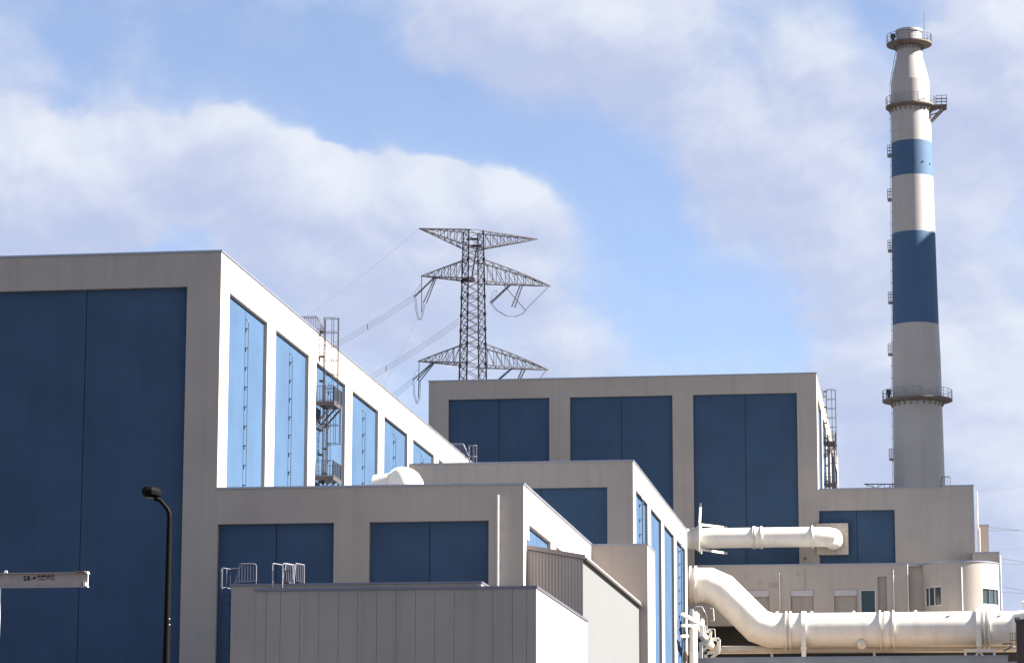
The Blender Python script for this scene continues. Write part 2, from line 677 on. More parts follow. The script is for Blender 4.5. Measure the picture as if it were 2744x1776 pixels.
def rail_side(mb, p, q, h=1.1, n=5, w=0.045, mid=True, kick=True):
    """one straight guard rail between two floor points"""
    p, q = Vector(p), Vector(q)
    upv = Vector((0, 0, h))
    mb.bar(p+upv, q+upv, w, 5)
    if mid:
        mb.bar(p+upv*0.12, q+upv*0.12, w*0.8, 4)
    for i in range(n+1):
        a = p.lerp(q, i/n)
        mb.bar(a, a+upv, w if i in (0, n) else w*0.7, 4)


def cage_ladder(parent, x, y, z0, z1, cage0=None, out=0.75, wid=0.46, m='steel', hoops=None, rung=0.3, sw=0.06):
    """vertical ladder parallel to the wall at x, cage bulging to +X"""
    mb = MB()
    for s in (-1, 1):
        mb.bar((x, y+s*wid/2, z0), (x, y+s*wid/2, z1), sw, 4)
    z = z0+0.2
    while z < z1:
        mb.bar((x, y-wid/2, z), (x, y+wid/2, z), 0.035, 4)
        z += rung
    o = mb.build('ladder', m, parent)
    st = MB()
    z = z0+0.5
    while z < z1:
        for s in (-1, 1):
            st.bar((x, y+s*wid/2, z), (x-0.32, y+s*wid/2, z), 0.07, 4)
        st.box(x-0.30, x-0.02, y-wid/2-0.03, y+wid/2+0.03, z-0.05, z+0.05)
        z += 1.75
    st.build('standoff', m, o)
    if cage0 is not None:
        cg = MB()
        nh = max(3, int((z1-cage0)/1.0)+1)
        prof = []
        for i in range(9):
            t = -pi/2+pi*i/8
            prof.append((0.02+out*cos(t)**0.6 if abs(cos(t)) > 1e-6 else 0.02, 0.36*sin(t)))
        for i in range(nh):
            zz = cage0+(z1-cage0)*i/(nh-1)
            k = 1.12 if i == 0 else 1.0
            cg.path([(x+a*k, y+b*k, zz) for a, b in prof], 0.04, 4)
        for i in (1, 3, 4, 5, 7):
            a, b = prof[i]
            cg.bar((x+a, y+b, cage0), (x+a, y+b, z1), 0.035, 4)
        cg.build('safety_cage', m, o)
    return o


def landing(parent, x, y0, y1, z, out, m='steel'):
    """bracketed grating landing with guard rails"""
    mb = MB()
    mb.box(x, x+out, y0, y1, z-0.12, z)
    mb.box(x+out, x+out+0.06, y0-0.03, y1+0.03, z-0.22, z+0.06)
    mb.box(x, x+out, y0-0.07, y0, z-0.24, z+0.05)
    o = mb.build('landing', m, parent)
    b = MB()
    for yy in (y0+0.1, (y0+y1)/2, y1-0.1):
        b.bar((x+out-0.1, yy, z-0.2), (x, yy, z-1.5), 0.11, 4)
    b.bar((x+0.02, y0, z-1.5), (x+0.02, y1, z-1.5), 0.09, 4)
    b.build('knee_brace', m, o)
    r = MB()
    rail_side(r, (x+0.05, y0, z), (x+out, y0, z), 1.15, 6)
    rail_side(r, (x+out, y0, z), (x+out, y1, z), 1.15, 12)
    rail_side(r, (x+out, y1, z), (x+0.05, y1, z), 1.15, 6)
    r.build('guard_rail', m, o)
    return o


def roof_guard(parent, x, y, z, ln=1.6, dx=-1, m='steel', wid=0.6, h=1.15, nb=6, along='x', drop=0.0):
    """pair of sloped grab rails where a ladder steps over the parapet"""
    mb = MB()
    for s in (-1, 1):
        pts = []
        for a, b in ((0.0, -drop), (ln*0.28, h), (ln*0.9, h), (ln, h-0.12), (ln, 0.0)):
            if along == 'x':
                pts.append(Vector((x+dx*a, y+s*wid/2, z+b)))
            else:
                pts.append(Vector((x+s*wid/2, y+dx*a, z+b)))
        mb.path(pts, 0.05, 5)
        lo = pts[0].lerp(pts[1], 0.18)
        hi = pts[4].lerp(pts[3], 0.18)
        mb.bar(lo, hi, 0.04, 4)
        for i in range(1, nb+1):
            t = i/(nb+1)
            q = lo.lerp(hi, t)
            f = min(1.0, max(0.0, (t*ln)/(ln*0.28)))
            top = z+h if t > 0.28 else z-drop+(h+drop)*f
            if top > q.z+0.1:
                mb.bar(q, (q.x, q.y, top), 0.03, 4)
    return mb.build('roof_guard', m, parent)


# stair ladders on the sunlit side of the tall hall
LY = 201.3
cage_ladder(B1, X1+0.36, LY, 27.2, Z1+1.15, cage0=Z1-4.9, out=1.0)
roof_guard(B1, X1+0.35, LY, Z1+0.12, ln=1.9, dx=-1)
zA = aX(850, 1079, X1).z
zB = aX(846, 1278, X1).z
landing(B1, X1, LY-0.9, LY+1.9, zA, 1.25)
cage_ladder(B1, X1+0.36, LY+1.2, zB, zA, cage0=zB+2.6, out=0.95)
landing(B1, X1, LY-0.9, LY+1.9, zB, 1.25)
cage_ladder(B1, X1+0.36, LY, 20.0, zB, out=0.9)
Lf = aX(1247, 1225, X1).y
cage_ladder(B1, X1+0.36, Lf, 30.0, Z1+1.1, cage0=Z1-3.0, out=0.7, m='greysteel')
roof_guard(B1, X1+0.35, Lf, Z1+0.12, ln=1.9, dx=-1, m='greysteel')

# ------------------------------------------------------------------ low building joined to it
X2, Z2 = -23.97, 23.41
B2 = thing('pump_house', 'low flat-roofed building with two square navy panels, joined to the tall left building', 'building', ((X1+X2)/2, 190, 0))
f2, s2 = Front(YB1), Side(X2)
op2 = [(X1+0.08, -35.44, 1.0, 21.29), (-33.28, -26.06, 1.0, 21.29)]
facade(B2, f2, X1+0.004, X2, 0, Z2, op2, DEP+0.1)
backing(B2, f2, op2, DEP+0.1)
for o in op2:
    m_ = (o[0]+o[1])/2
    panel(B2, f2, o[0], m_, o[2], o[3], DEP+0.1)
    panel(B2, f2, m_, o[1], o[2], o[3], DEP+0.1)
op2s = [(174.54, 184.6, 2.0, 21.29), (173.3, 174.6, 2.0, 20.30), (187.3, 197.4, 2.0, 21.29)]
Y2E = 208.0
facade(B2, s2, YB1, Y2E, 0, Z2, op2s, DEP)
backing(B2, s2, op2s, DEP)
panel(B2, s2, 173.3, 174.54, 2.0, 20.3, DEP)
for o in (op2s[0], op2s[2]):
    m_ = (o[0]+o[1])/2
    panel(B2, s2, o[0], m_, o[2], o[3], DEP)
    panel(B2, s2, m_, o[1], o[2], o[3], DEP)
shell(B2, X1+0.01, X2, YB1, 237.4, 0, Z2, 't')
coping(B2, X1+0.01, X2, YB1, Y2E, Z2, left=False)
# white vertical pole on its front
pz0, pz1 = 15.8, aY(1334.6, 1327, YB1).z
px = aY(1334.6, 1400, YB1-0.25).x
mb = MB()
mb.bar((px, YB1-0.28, pz0), (px, YB1-0.28, pz1), 0.13, 8)
po = mb.build('downpipe', 'whitesteel', B2, 40)
mb = MB()
for i in range(6):
    z = pz0+0.6+i*1.15
    mb.bar((px+0.03, YB1-0.26, z), (px+0.03, YB1+0.01, z), 0.05, 4)
    mb.box(px+0.04, px+0.11, YB1-0.26, YB1-0.20, z-0.04, z+0.04)
mb.build('bracket', 'greysteel', po)

# mitred vent hood on that roof
vc = aY(1105, 1300, 192)
vent = thing('vent_hood', 'white mitred duct hood rising behind the low roof edge', 'vent', (vc.x, 192, Z2-0.35))
r_ = 1.12
ctr = aY(1103, 1277, 192)
mb = MB()
rb_ = 1.2
tz = aY(1097, 1246, 192).z
p0 = Vector((aY(1097, 1260, 192).x, 192, tz-rb_-r_))
dv = Vector((-0.50, 0.866, 0))
pts = [p0+Vector((0, 0, -1.2))]
for i in range(7):
    t = radians(95)*i/6
    pts.append(p0+dv*rb_*(1-cos(t))+Vector((0, 0, rb_*sin(t))))
mb.tube(pts, r_, 44, caps=True)
mb.build('elbow_duct', 'pipe', vent, 25)
mb = MB()
q0 = pts[-1]
d2 = (dv+Vector((0, 0, -0.06))).normalized()
mb.tube([q0-d2*0.1, q0+d2*0.5, q0+d2*0.8+Vector((-0.25, 0, -0.05)), q0+d2*1.0+Vector((-1.5, 0, -0.12))], r_*0.86, 40)
mb.build('outlet_duct', 'pipe', vent, 40)
mb = MB()
mb.ring(q0, d2, r_*0.7, r_*1.06, 0.12, 40)
mb.build('flange', 'pipe', vent, 40)

# ------------------------------------------------------------------ panel-clad building in front
Y5 = 146.0
pa = aY(1437, 1575, Y5)
X5, Z5 = pa.x, pa.z
X5l = aY(620, 1570, Y5+0.03).x
X5f = aY(686, 1583, Y5).x
X5u = aY(1299, 1561, Y5+1.2).x
Z5u = aY(960, 1566, Y5+0.03).z
Y5E = aX(1573.4, 1664.7, X5).y
B5 = thing('switch_house', 'grey panel-clad low building in front with white guard rails on its roof', 'building', ((X5+X5l)/2, (Y5+Y5E)/2, 0))
mb = MB()
mb.box(X5l, X5u, Y5+0.03, Y5E-0.5, 0, Z5u)
mb.build('upper_wall', 'clad', B5)
mb = MB()
e = 0.05
mb.box(X5l-e, X5u+e, Y5+0.03-e, Y5+0.75, Z5u, Z5u+0.11)
mb.box(X5u-0.4, X5u+e, Y5+0.75, Y5E-0.5, Z5u, Z5u+0.11)
mb.box(X5l-e, X5l+0.4, Y5+0.75, Y5E-0.5, Z5u, Z5u+0.11)
mb.build('coping', 'copingdark', B5)
# body behind the cladding
mb = MB()
mb.box(X5u+0.01, X5-0.07, Y5+0.5, Y5E, 0, Z5-0.02)
mb.box(X5u+0.01, X5-0.07, Y5+0.03, Y5+0.34, 0, Z5-0.02)
mb.build('core_wall', 'clad', B5)
mb = MB()
mb.box(X5-0.07, X5, Y5, Y5E, 0, Z5)
mb.build('side_wall', 'beige', B5)
# joints in the photograph
jx = [425, 530, 675, 815, 960, 1103, 1245, 1390, 1533, 1675, 1820, 1965]
jn = [560+.36098*j for j in jx] + [1200+.37393*j for j in (185, 322, 463, 565)]
jX = [X5f] + [aY(j, 1650, Y5).x for j in jn] + [X5]
for a, b in zip(jX, jX[1:]):
    mb = MB()
    g = 0.010
    mb.box(a+g, (b-g) if b != X5 else b-0.072, Y5, Y5+0.028, 0, Z5)
    mb.build('cladding_panel', 'clad', B5)
mb = MB()
mb.box(X5f-0.06, X5+0.06, Y5-0.07, Y5+0.028, Z5+0.004, Z5+0.13)
mb.box(X5u+0.06, X5+0.06, Y5+0.028, Y5+0.30, Z5+0.004, Z5+0.13)
mb.box(X5-0.3, X5+0.06, Y5+0.30, Y5E, Z5+0.004, Z5+0.13)
mb.build('coping', 'copingdark', B5)


def P5(cx, cy, Y=None):
    return aY(560+.36098*cx, 1220+.36098*cy, Y or Y5+0.5)


# ladder with hoop at its left end
mb = MB()
yl = Y5+1.2
for cx0, cx1 in ((100, 76), (158, 148)):
    a, b = P5(cx0, 845, yl), P5(cx1, 1560, yl)
    mb.bar(a, b, 0.055, 5)
for cy in (1100, 1213, 1328, 1440, 990+45):
    a, b = P5(94-(cy-1100)*0.03, cy, yl), P5(156-(cy-1100)*0.02, cy, yl)
    mb.bar(a, b, 0.045, 4)
lad = mb.build('ladder', 'darkrail', B5)
mb = MB()
for cy in (845, 988):
    a, b = P5(102, cy, yl), P5(158, cy, yl)
    xm, w = (a.x+b.x)/2, (b.x-a.x)/2
    mb.path([(xm-w*cos(t), yl-0.75*sin(t), a.z) for t in [pi*i/8 for i in range(9)]], 0.05, 5)
for t in (0.25, 0.45, 0.75):
    a, b = P5(102, 845, yl), P5(158, 845, yl)
    xm, w = (a.x+b.x)/2, (b.x-a.x)/2
    zb = P5(102, 988, yl).z
    mb.bar((xm-w*cos(pi*t), yl-0.75*sin(pi*t), a.z), (xm-w*cos(pi*t), yl-0.75*sin(pi*t), zb), 0.045, 5)
a, b = P5(158, 840, yl), P5(225, 836, yl)
mb.bar(a, b, 0.05, 5)
mb.build('safety_hoop', 'greysteel', lad)
# guard rails on the roof
for dy in (0.7, 1.5):
    mb = MB()
    Yg = Y5+dy
    pts = [P5(185, 968, Yg), P5(237, 803, Yg), P5(335, 803, Yg), P5(352, 815, Yg), P5(350, 968, Yg)]
    mb.path(pts, 0.055, 6)
    lo, hi = P5(200, 938, Yg), P5(350, 928, Yg)
    mb.bar(lo, hi, 0.045, 4)
    for i in range(1, 7):
        q = lo.lerp(hi, i/7)
        mb.bar(q, (q.x, q.y, P5(237, 803, Yg).z if i > 1 else q.z+0.9), 0.032, 4)
    mb.build('guard_rail', 'greysteel', B5)
for cx in (500, 575):
    # step-over rail running front to back
    mb = MB()
    a = P5(cx-25, 985, Y5+0.1)
    z0, z1 = a.z, P5(cx, 800, Y5+0.1).z
    xb = a.x
    mb.path([(xb, Y5-0.05, z0), (xb, Y5-0.05, z1-0.05), (xb+0.05, Y5+0.1, z1), (xb+0.28, Y5+0.95, z1), (xb+0.34, Y5+1.05, z0+0.1)], 0.06, 6)
    mb.path([(xb+0.34, Y5+1.0, z0+0.25), (xb+0.42, Y5+1.1, z1+0.10), (xb+0.62, Y5+2.2, z1+0.12), (xb+0.62, Y5+2.25, z0+0.2), (xb+0.34, Y5+1.0, z0+0.25)], 0.06, 6)
    for i in range(1, 5):
        t = i/5
        mb.bar((xb+0.38+0.22*t, Y5+1.05+1.15*t, z0+0.45), (xb+0.40+0.22*t, Y5+1.05+1.15*t, z1+0.1), 0.03, 4)
    mb.bar((xb, Y5-0.05, z0+0.3), (xb+0.34, Y5+1.05, z0+0.3), 0.045, 4)
    mb.build('guard_rail', 'greysteel', B5)
mb = MB()
a, b = P5(478, 985, Y5), P5(600, 945, Y5)
mb.box(a.x, a.x+0.8, Y5+0.0, Y5+1.6, Z5u+0.14, Z5u+0.19)
mb.build('step_grating', 'steel', B5)

# ------------------------------------------------------------------ ribbed lean-to
Y7 = 173.4
b7 = aY(1562, 1497, Y7)
X7, Z7 = b7.x, b7.z
Z7h = aY(1409.4, 1472, Y7).z
Y7E = 206.9
B7 = thing('lean_to_shed', 'lean-to shed with ribbed grey front and brown roof edge beside the low building', 'building', ((X2+X7)/2, 190, 0))
mb = MB()
nr = 17
wd = (X7-X2-0.10)/nr


def ztop(x):
    return Z7h+(Z7-Z7h)*(x-X2)/(X7-X2)-0.02


xs = []
for i in range(nr):
    x = X2+0.03+i*wd
    xs += [(x, 0), (x+wd*0.60, 0), (x+wd*0.72, 0.04), (x+wd*0.88, 0.04)]
xs.append((X7-0.07, 0))
xs.append((X7, 0))
for (a, da), (b, db) in zip(xs, xs[1:]):
    mb.quad((a, Y7+da, 0), (b, Y7+db, 0), (b, Y7+db, ztop(b)), (a, Y7+da, ztop(a)))
mb.build('ribbed_wall', 'ribbed', B7)
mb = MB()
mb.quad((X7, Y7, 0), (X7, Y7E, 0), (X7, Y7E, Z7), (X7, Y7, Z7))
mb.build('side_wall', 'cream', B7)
mb = MB()
x0, x1 = X2+0.02, X7+0.16
z0, z1 = Z7h+0.02, Z7h+(Z7-Z7h)*(x1-X2)/(X7-X2)+0.0
for ya, yb, t in ((Y7-0.14, Y7E, 0.26),):
    mb.add([(x0, ya, z0), (x1, ya, z1), (x1, yb, z1), (x0, yb, z0), (x0, ya, z0+t), (x1, ya, z1+t), (x1, yb, z1+t), (x0, yb, z0+t)],
           [(0, 3, 2, 1), (4, 5, 6, 7), (0, 1, 5, 4), (1, 2, 6, 5), (2, 3, 7, 6), (3, 0, 4, 7)])
mb.build('roof_sheet', mat('grey_roof_sheet', (0.27, 0.235, 0.225), 0.6, var=0.1, vscale=1.0), B7)
mb = MB()
mb.box(X7+0.162, X7+0.24, Y7-0.12, Y7E-0.05, z1-0.05, z1+0.10)
mb.build('gutter', 'eave', B7)

# ------------------------------------------------------------------ narrow block behind the shed
b6 = aY(1734.8, 1463.5, 207.0)
X6, Z6 = b6.x, Z2-0.02
Y6E = 212.6
B6 = thing('link_block', 'narrow plain beige block between the lean-to shed and the building with ladder tops', 'building', ((X2+X6)/2, 210, 0))
mb = MB()
mb.box(X2+0.004, X6, 207.0, Y6E, 0, Z6)
mb.build('wall', 'beige', B6)
mb = MB()
mb.box(X2+0.08, X6+0.05, 206.95, 207.4, Z6, Z6+0.10)
mb.box(X6-0.4, X6+0.05, 207.4, Y6E+0.04, Z6, Z6+0.10)
mb.build('coping', 'coping', B6)

# ------------------------------------------------------------------ middle building
Y4 = 237.6
b4 = aY(1696, 1234.7, Y4)
X4, Z4 = b4.x, b4.z
Y4E = aX(1841, 1440, X4).y
B4 = thing('boiler_annex', 'mid-height building in the centre with four narrow pale blue strips and short ladders above them', 'building', ((X1+X4)/2, 262, 0))
f4, s4 = Front(Y4), Side(X4)
zt4 = aY(1627, 1304, Y4).z
op4 = [(-37.2, aY(1627, 1304, Y4).x, 2.0, zt4)]
facade(B4, f4, X1+0.01, X4, 0, Z4, op4, DEP+0.05)
backing(B4, f4, op4, DEP+0.05)
m_ = (op4[0][0]+op4[0][1])/2
panel(B4, f4, op4[0][0], m_, 2.0, zt4, DEP+0.05)
panel(B4, f4, m_, op4[0][1], 2.0, zt4, DEP+0.05)
op4s = []
for pa_, pb_ in (((1704, 1312.2), (1735.5, 1350.3)), ((1744, 1360.8), (1772, 1395)), ((1779.5, 1408), (1805.8, 1436)), ((1812.5, 1445), (1835.7, 1475))):
    op4s.append((aX(*pa_, X4).y, aX(*pb_, X4).y, 2.0, zt4))
facade(B4, s4, Y4, Y4E, 0, Z4, op4s, DEP)
backing(B4, s4, op4s, DEP)
for o in op4s:
    m_ = (o[0]+o[1])/2
    panel(B4, s4, o[0], m_, o[2], o[3], DEP)
    panel(B4, s4, m_, o[1], o[2], o[3], DEP)
shell(B4, X1+0.01, X4, Y4, Y4E, 0, Z4, 'bt')
coping(B4, X1+0.01, X4, Y4, Y4E, Z4, left=False)
for k in (0, 3):
    o = op4s[k]
    guide_rail(B4, s4, (o[0]+o[1])/2, DEP, 10.0, zt4-0.05, off=0.30, r=0.13)
for (xa, ya), (xb, yb) in (((1726, 1290), (1724, 1330)), ((1786.5, 1365), (1784, 1404)), ((1829.5, 1422), (1828, 1462))):
    yy = aX(xb-6, yb, X4).y
    zt = aX(xa-6, ya, X4).z
    zb = aX(xb-6, yb, X4).z
    mb = MB()
    for s in (-0.28, 0.28):
        mb.bar((X4+0.25, yy+s, zb), (X4+0.25, yy+s, zt), 0.06, 5)
        for z in (zb+0.15, zt-0.3):
            mb.bar((X4+0.25, yy+s, z), (X4, yy+s, z), 0.06, 4)
    z = zb+0.15
    while z < zt-0.1:
        mb.bar((X4+0.25, yy-0.28, z), (X4+0.25, yy+0.28, z), 0.04, 4)
        z += 0.3
    mb.build('ladder_top', 'whitesteel', B4)

# ------------------------------------------------------------------ tall far building
Y3 = 306.0
b3 = aY(2187, 1000, Y3)
X3, Z3 = b3.x, b3.z
X3l = aY(1149, 1021, Y3).x
B3 = thing('boiler_house', 'tall far building with three navy panels in a row, below the pylon', 'building', ((X3+X3l)/2, 340, 0))
f3, s3 = Front(Y3), Side(X3)
zt3 = 49.62
op3 = [(-50.74, -39.88, 2, zt3), (-37.67, -26.76, 2, zt3), (-24.58, -13.66, 2, zt3)]
facade(B3, f3, X3l, X3, 0, Z3, op3, DEP+0.1)
backing(B3, f3, op3, DEP+0.1)
for o in op3:
    m_ = (o[0]+o[1])/2
    panel(B3, f3, o[0], m_, o[2], o[3], DEP+0.1, gap=0.03)
    panel(B3, f3, m_, o[1], o[2], o[3], DEP+0.1, gap=0.03)
op3s = [(309.2+13.0*k, 319.6+13.0*k, 2, zt3) for k in range(5)]
Y3E = 374.0
facade(B3, s3, Y3, Y3E, 0, Z3, op3s, DEP)
backing(B3, s3, op3s, DEP)
for o in op3s:
    m_ = (o[0]+o[1])/2
    panel(B3, s3, o[0], m_, o[2], o[3], DEP)
    panel(B3, s3, m_, o[1], o[2], o[3], DEP)
shell(B3, X3l, X3, Y3, Y3E, 0, Z3, 'lbt')
coping(B3, X3l, X3, Y3, Y3E, Z3)
q = aX(2206, 1180, X3)
zA3, zB3 = aX(2206, 1183, X3).z, aX(2206, 1288, X3).z
LY3 = q.y+1.0
cage_ladder(B3, X3+0.4, LY3, zA3, Z3+1.1, cage0=Z3-5.2, out=1.0)
roof_guard(B3, X3+0.4, LY3, Z3+0.1, ln=1.9, dx=-1)
landing(B3, X3, LY3-0.9, LY3+1.9, zA3, 1.3)
cage_ladder(B3, X3+0.4, LY3+1.2, zB3, zA3, cage0=zB3+2.5, out=0.95)
landing(B3, X3, LY3-0.9, LY3+1.9, zB3, 1.3)
cage_ladder(B3, X3+0.4, LY3, zB3-5, zB3, out=0.9)

# ------------------------------------------------------------------ lower block with the duct
X8 = aY(2611, 1400, Y3).x
Z8 = aY(2300, 1309.5, Y3).z
Z8b = aY(2570, 1301.5, Y3).z
X8s = aY(2526, 1303, Y3).x
B8 = thing('duct_block', 'block below the chimney with a square duct plate on its navy panel', 'building', ((X3+X8)/2, 312, 0))
zt8 = 37.13
op8 = [(-11.53, -3.73, 28.0, zt8), (-12.09, -11.53, 32.3, 36.04)]
# the notch reaches past the corner line of the tall building, so this wall overlaps it by half a metre
facade(B8, Front(Y3-0.006), -12.6, X8s, 28, Z8, op8, DEP+0.1)
backing(B8, f3, op8, DEP+0.1)
mb = MB()
mb.quad((X8s, Y3-0.006, 28), (X8, Y3-0.006, 28), (X8, Y3-0.006, Z8b), (X8s, Y3-0.006, Z8b))
mb.quad((X8s, Y3-0.006, Z8), (X8s, Y3+0.4, Z8), (X8s, Y3+0.4, Z8b), (X8s, Y3-0.006, Z8b))
mb.build('parapet_wall', 'beige', B8)
panel(B8, f3, -11.53, -7.66, 28.0, zt8, DEP+0.1, gap=0.03)
panel(B8, f3, -7.66, -3.73, 28.0, zt8, DEP+0.1, gap=0.03)
mb = MB()
mb.quad((X8, Y3, 0), (X8, 335, 0), (X8, 335, Z8), (X8, Y3, Z8))
mb.quad((X3, Y3+0.01, 0), (X8, Y3+0.01, 0), (X8, Y3+0.01, 28), (X3, Y3+0.01, 28))
mb.quad((X3, 335, 0), (X8, 335, 0), (X8, 335, Z8), (X3, 335, Z8))
mb.build('rear_wall', 'beige', B8)
mb = MB()
mb.quad((X3, Y3, Z8-0.3), (X8, Y3, Z8-0.3), (X8, 335, Z8-0.3), (X3, 335, Z8-0.3))
mb.build('roof', 'roof', B8)
mb = MB()
mb.box(X3+0.09, X8s, Y3-0.07, Y3+0.4, Z8, Z8+0.11)
mb.box(X8s-0.02, X8+0.06, Y3-0.07, Y3+0.4, Z8b, Z8b+0.11)
mb.build('coping', 'coping', B8)
mb = MB()
mb.box(-13.2, -12.95, Y3-0.06, Y3-0.012, 32.0, 32.3)
mb.build('junction_box', 'rusty', B8)
roof_guard(B8, aY(2517, 1305, Y3+0.6).x, Y3+0.6, Z8, ln=1.15, dx=1, nb=3, h=1.2)
# ladder and drain pipe on its right side
mb = MB()
for xx, y_, yb_ in ((2615, 1317, 1483), (2618.5, 1317, 1483), (2625, 1413, 1483)):
    a, b = aY(xx, y_, Y3+0.6), aY(xx, yb_, Y3+0.6)
    mb.bar((a.x, Y3+0.6, b.z), (a.x, Y3+0.6, a.z), 0.11, 6)
for i in range(8):
    a, b = aY(2615, 1325+i*20, Y3+0.6), aY(2618.5, 1325+i*20, Y3+0.6)
    mb.bar(a, b, 0.06, 4)
mb.build('downpipe', 'whitesteel', B8)
# small lattice frame on the roof beside the chimney
mb = MB()
Yt = 330.0


def Pt(cx, cy, Y=Yt):
    return aY(2130+.24673*cx, 960+.24673*cy, Y)


mb.bar(Pt(755, 1364), Pt(1085, 1364), 0.11)
mb.bar(Pt(780, 1412), Pt(1085, 1412), 0.07)
mb.bar(Pt(755, 1364), Pt(880, 1405), 0.07)
mb.bar(Pt(880, 1405), Pt(960, 1364), 0.05)
for cx in (785, 840, 905, 975, 1030, 1062):
    mb.bar(Pt(cx, 1364), Pt(cx, 1415), 0.05)
mb.bar(Pt(1000, 1412), Pt(1075, 1366), 0.06)
mb.build('roof_truss', 'pylon', B8)

# small blocks further right
a, b = aY(2620, 1407.5, 318), aY(2650.5, 1480, 318)
B10 = thing('stair_head', 'small dark beige stair head right of the duct block', 'building', ((a.x+b.x)/2, 320, 0))
mb = MB()
mb.box(a.x, b.x, 318, 326, 0, a.z)
mb.build('wall', 'beige', B10)
mb = MB()
mb.box(a.x-0.05, b.x+0.06, 317.94, 326.1, a.z, a.z+0.1)
mb.build('coping', 'coping', B10)
a, b = aY(2613, 1481, 304), aY(2681.5, 1640, 304)
B11 = thing('side_block', 'flat-topped beige block behind the rounded bay at the right', 'building', ((a.x+b.x)/2, 305, 0))
mb = MB()
mb.box(X8-0.3, b.x, 304, 305.9, 0, a.z)
mb.build('wall', 'beige', B11)
mb = MB()
mb.box(X8-0.35, b.x+0.06, 303.95, 305.95, a.z, a.z+0.1)
mb.build('coping', 'coping', B11)
mb = MB()
mb.bar((b.x+0.12, 303.9, 20), (b.x+0.12, 303.9, a.z-0.3), 0.14, 6)
mb.build('downpipe', 'whitesteel', B11)

# ------------------------------------------------------------------ low building behind the big pipe, with rounded bay
Y9 = 299.0


def P7(cx, cy, Y=Y9):
    return aY(2264+.32215*cx, 1280+.32215*cy, Y)


def P6(cx, cy, Y=Y9):
    return aY(1820+.32215*cx, 1280+.32215*cy, Y)


Z9 = aY(2160, 1513, Y9).z
Zb9 = P6(700, 1200).z
X9s = P7(525, 900).x
X9b = P7(650, 900).x
X9e = P7(1285, 900, Y9).x
B9 = thing('control_building', 'low beige building with shuttered windows and a rounded bay, behind the big pipe', 'building', ((X4+X9e)/2, 302, 0))
D9 = 0.28
wz1, wzb = P6(1000, 932).z, Zb9+0.4
wins = []
for c0, c1 in ((570, 752), (928, 1117), (1290, 1480)):
    wins.append((P6(c0, 1000).x, P6(c1, 1000).x, wzb, wz1))
dw = (P7(128, 1000).x, P7(258, 1000).x, wzb, P7(190, 928).z)
dn = (P7(275, 1000).x, P7(350, 1000).x, wzb, P7(310, 820).z)
facade(B9, Front(Y9), X4-8, X9s, Zb9, Z9, wins+[dw, dn], D9)
for w in wins:
    mb = MB()
    mb.box(w[0]+0.02, w[1]-0.02, Y9-0.10, Y9+D9, w[3]-0.62, w[3]-0.02)
    sh = mb.build('shutter_box', 'shutter', B9)
    mb = MB()
    z = w[2]
    while z < w[3]-0.65:
        mb.box(w[0]+0.03, w[1]-0.03, Y9+D9-0.03, Y9+D9+0.05, z+0.004, z+0.206)
        z += 0.21
    mb.build('roller_shutter', 'clad', B9)
    mb = MB()
    mb.box(w[0]-0.02, w[1]+0.02, Y9+D9+0.055, Y9+D9+0.10, w[2], w[3])
    mb.build('shutter_backing', 'joint', B9)
mb = MB()
fwd = 0.10
x0, x1, z0, z1 = dw
mb.box(x0, x0+fwd, Y9+0.02, Y9+D9, z0, z1)
mb.box(x1-fwd, x1, Y9+0.02, Y9+D9, z0, z1)
mb.box(x0+fwd, x1-fwd, Y9+0.02, Y9+D9, z1-fwd, z1)
wf = mb.build('window_frame', 'frame', B9)
mb = MB()
mb.quad((x0+fwd, Y9+0.15, z0), (x1-fwd, Y9+0.15, z0), (x1-fwd, Y9+0.15, z1-fwd), (x0+fwd, Y9+0.15, z1-fwd))
mb.build('pane', 'glass', wf)
mb = MB()
mb.quad((dn[0], Y9+D9+0.1, dn[2]), (dn[1], Y9+D9+0.1, dn[2]), (dn[1], Y9+D9+0.1, dn[3]), (dn[0], Y9+D9+0.1, dn[3]))
mb.build('niche_back', 'clad', B9)
mb = MB()
mb.box(X9s, X9b+0.5, Y9+0.55, Y9+0.8, Zb9, Z9)
mb.quad((X9s, Y9, Zb9), (X9s, Y9+0.56, Zb9), (X9s, Y9+0.56, Z9), (X9s, Y9, Z9))
mb.build('set_back_wall', 'beige', B9)
mb = MB()
mb.quad((X4-8, Y9, Z9-0.25), (X9e, Y9, Z9-0.25), (X9e, Y3-0.02, Z9-0.25), (X4-8, Y3-0.02, Z9-0.25))
mb.build('roof', 'roof', B9)
mb = MB()
mb.box(X4-8, X9e, Y9+0.01, Y3-0.4, Zb9-0.3, Zb9)
mb.build('floor_slab', 'concrete', B9)
mb = MB()
mb.box(X4-8, X9s+0.05, Y9-0.06, Y9+0.35, Z9, Z9+0.11)
mb.box(X9s+0.05, X9b+0.5, Y9+0.5, Y9+0.85, Z9, Z9+0.11)
mb.build('coping', 'coping', B9)
# rounded bay
Rb = (X9e-X9b)/2
cb = Vector(((X9e+X9b)/2, Y9+0.5, 0))
zb1 = P7(967, 697, Y9-Rb+0.5).z
a_w = [(P7(735, 990, Y9-2), 0.0), (P7(1212, 990, Y9-2), 0.0)]


def bay_angle(px_x, py_y):
    # angle on the bay where the photograph's ray meets it
    d = ray(px_x, py_y)
    ox, oy = EYE.x-cb.x, EYE.y-cb.y
    A = d.x*d.x+d.y*d.y
    B = ox*d.x+oy*d.y
    Cc = ox*ox+oy*oy-Rb*Rb
    t = (-B-sqrt(max(B*B-A*Cc, 0)))/A
    return atan2(oy+d.y*t, ox+d.x*t), EYE.z+d.z*t


def P7n(cx, cy):
    return 2264+.32215*cx, 1280+.32215*cy


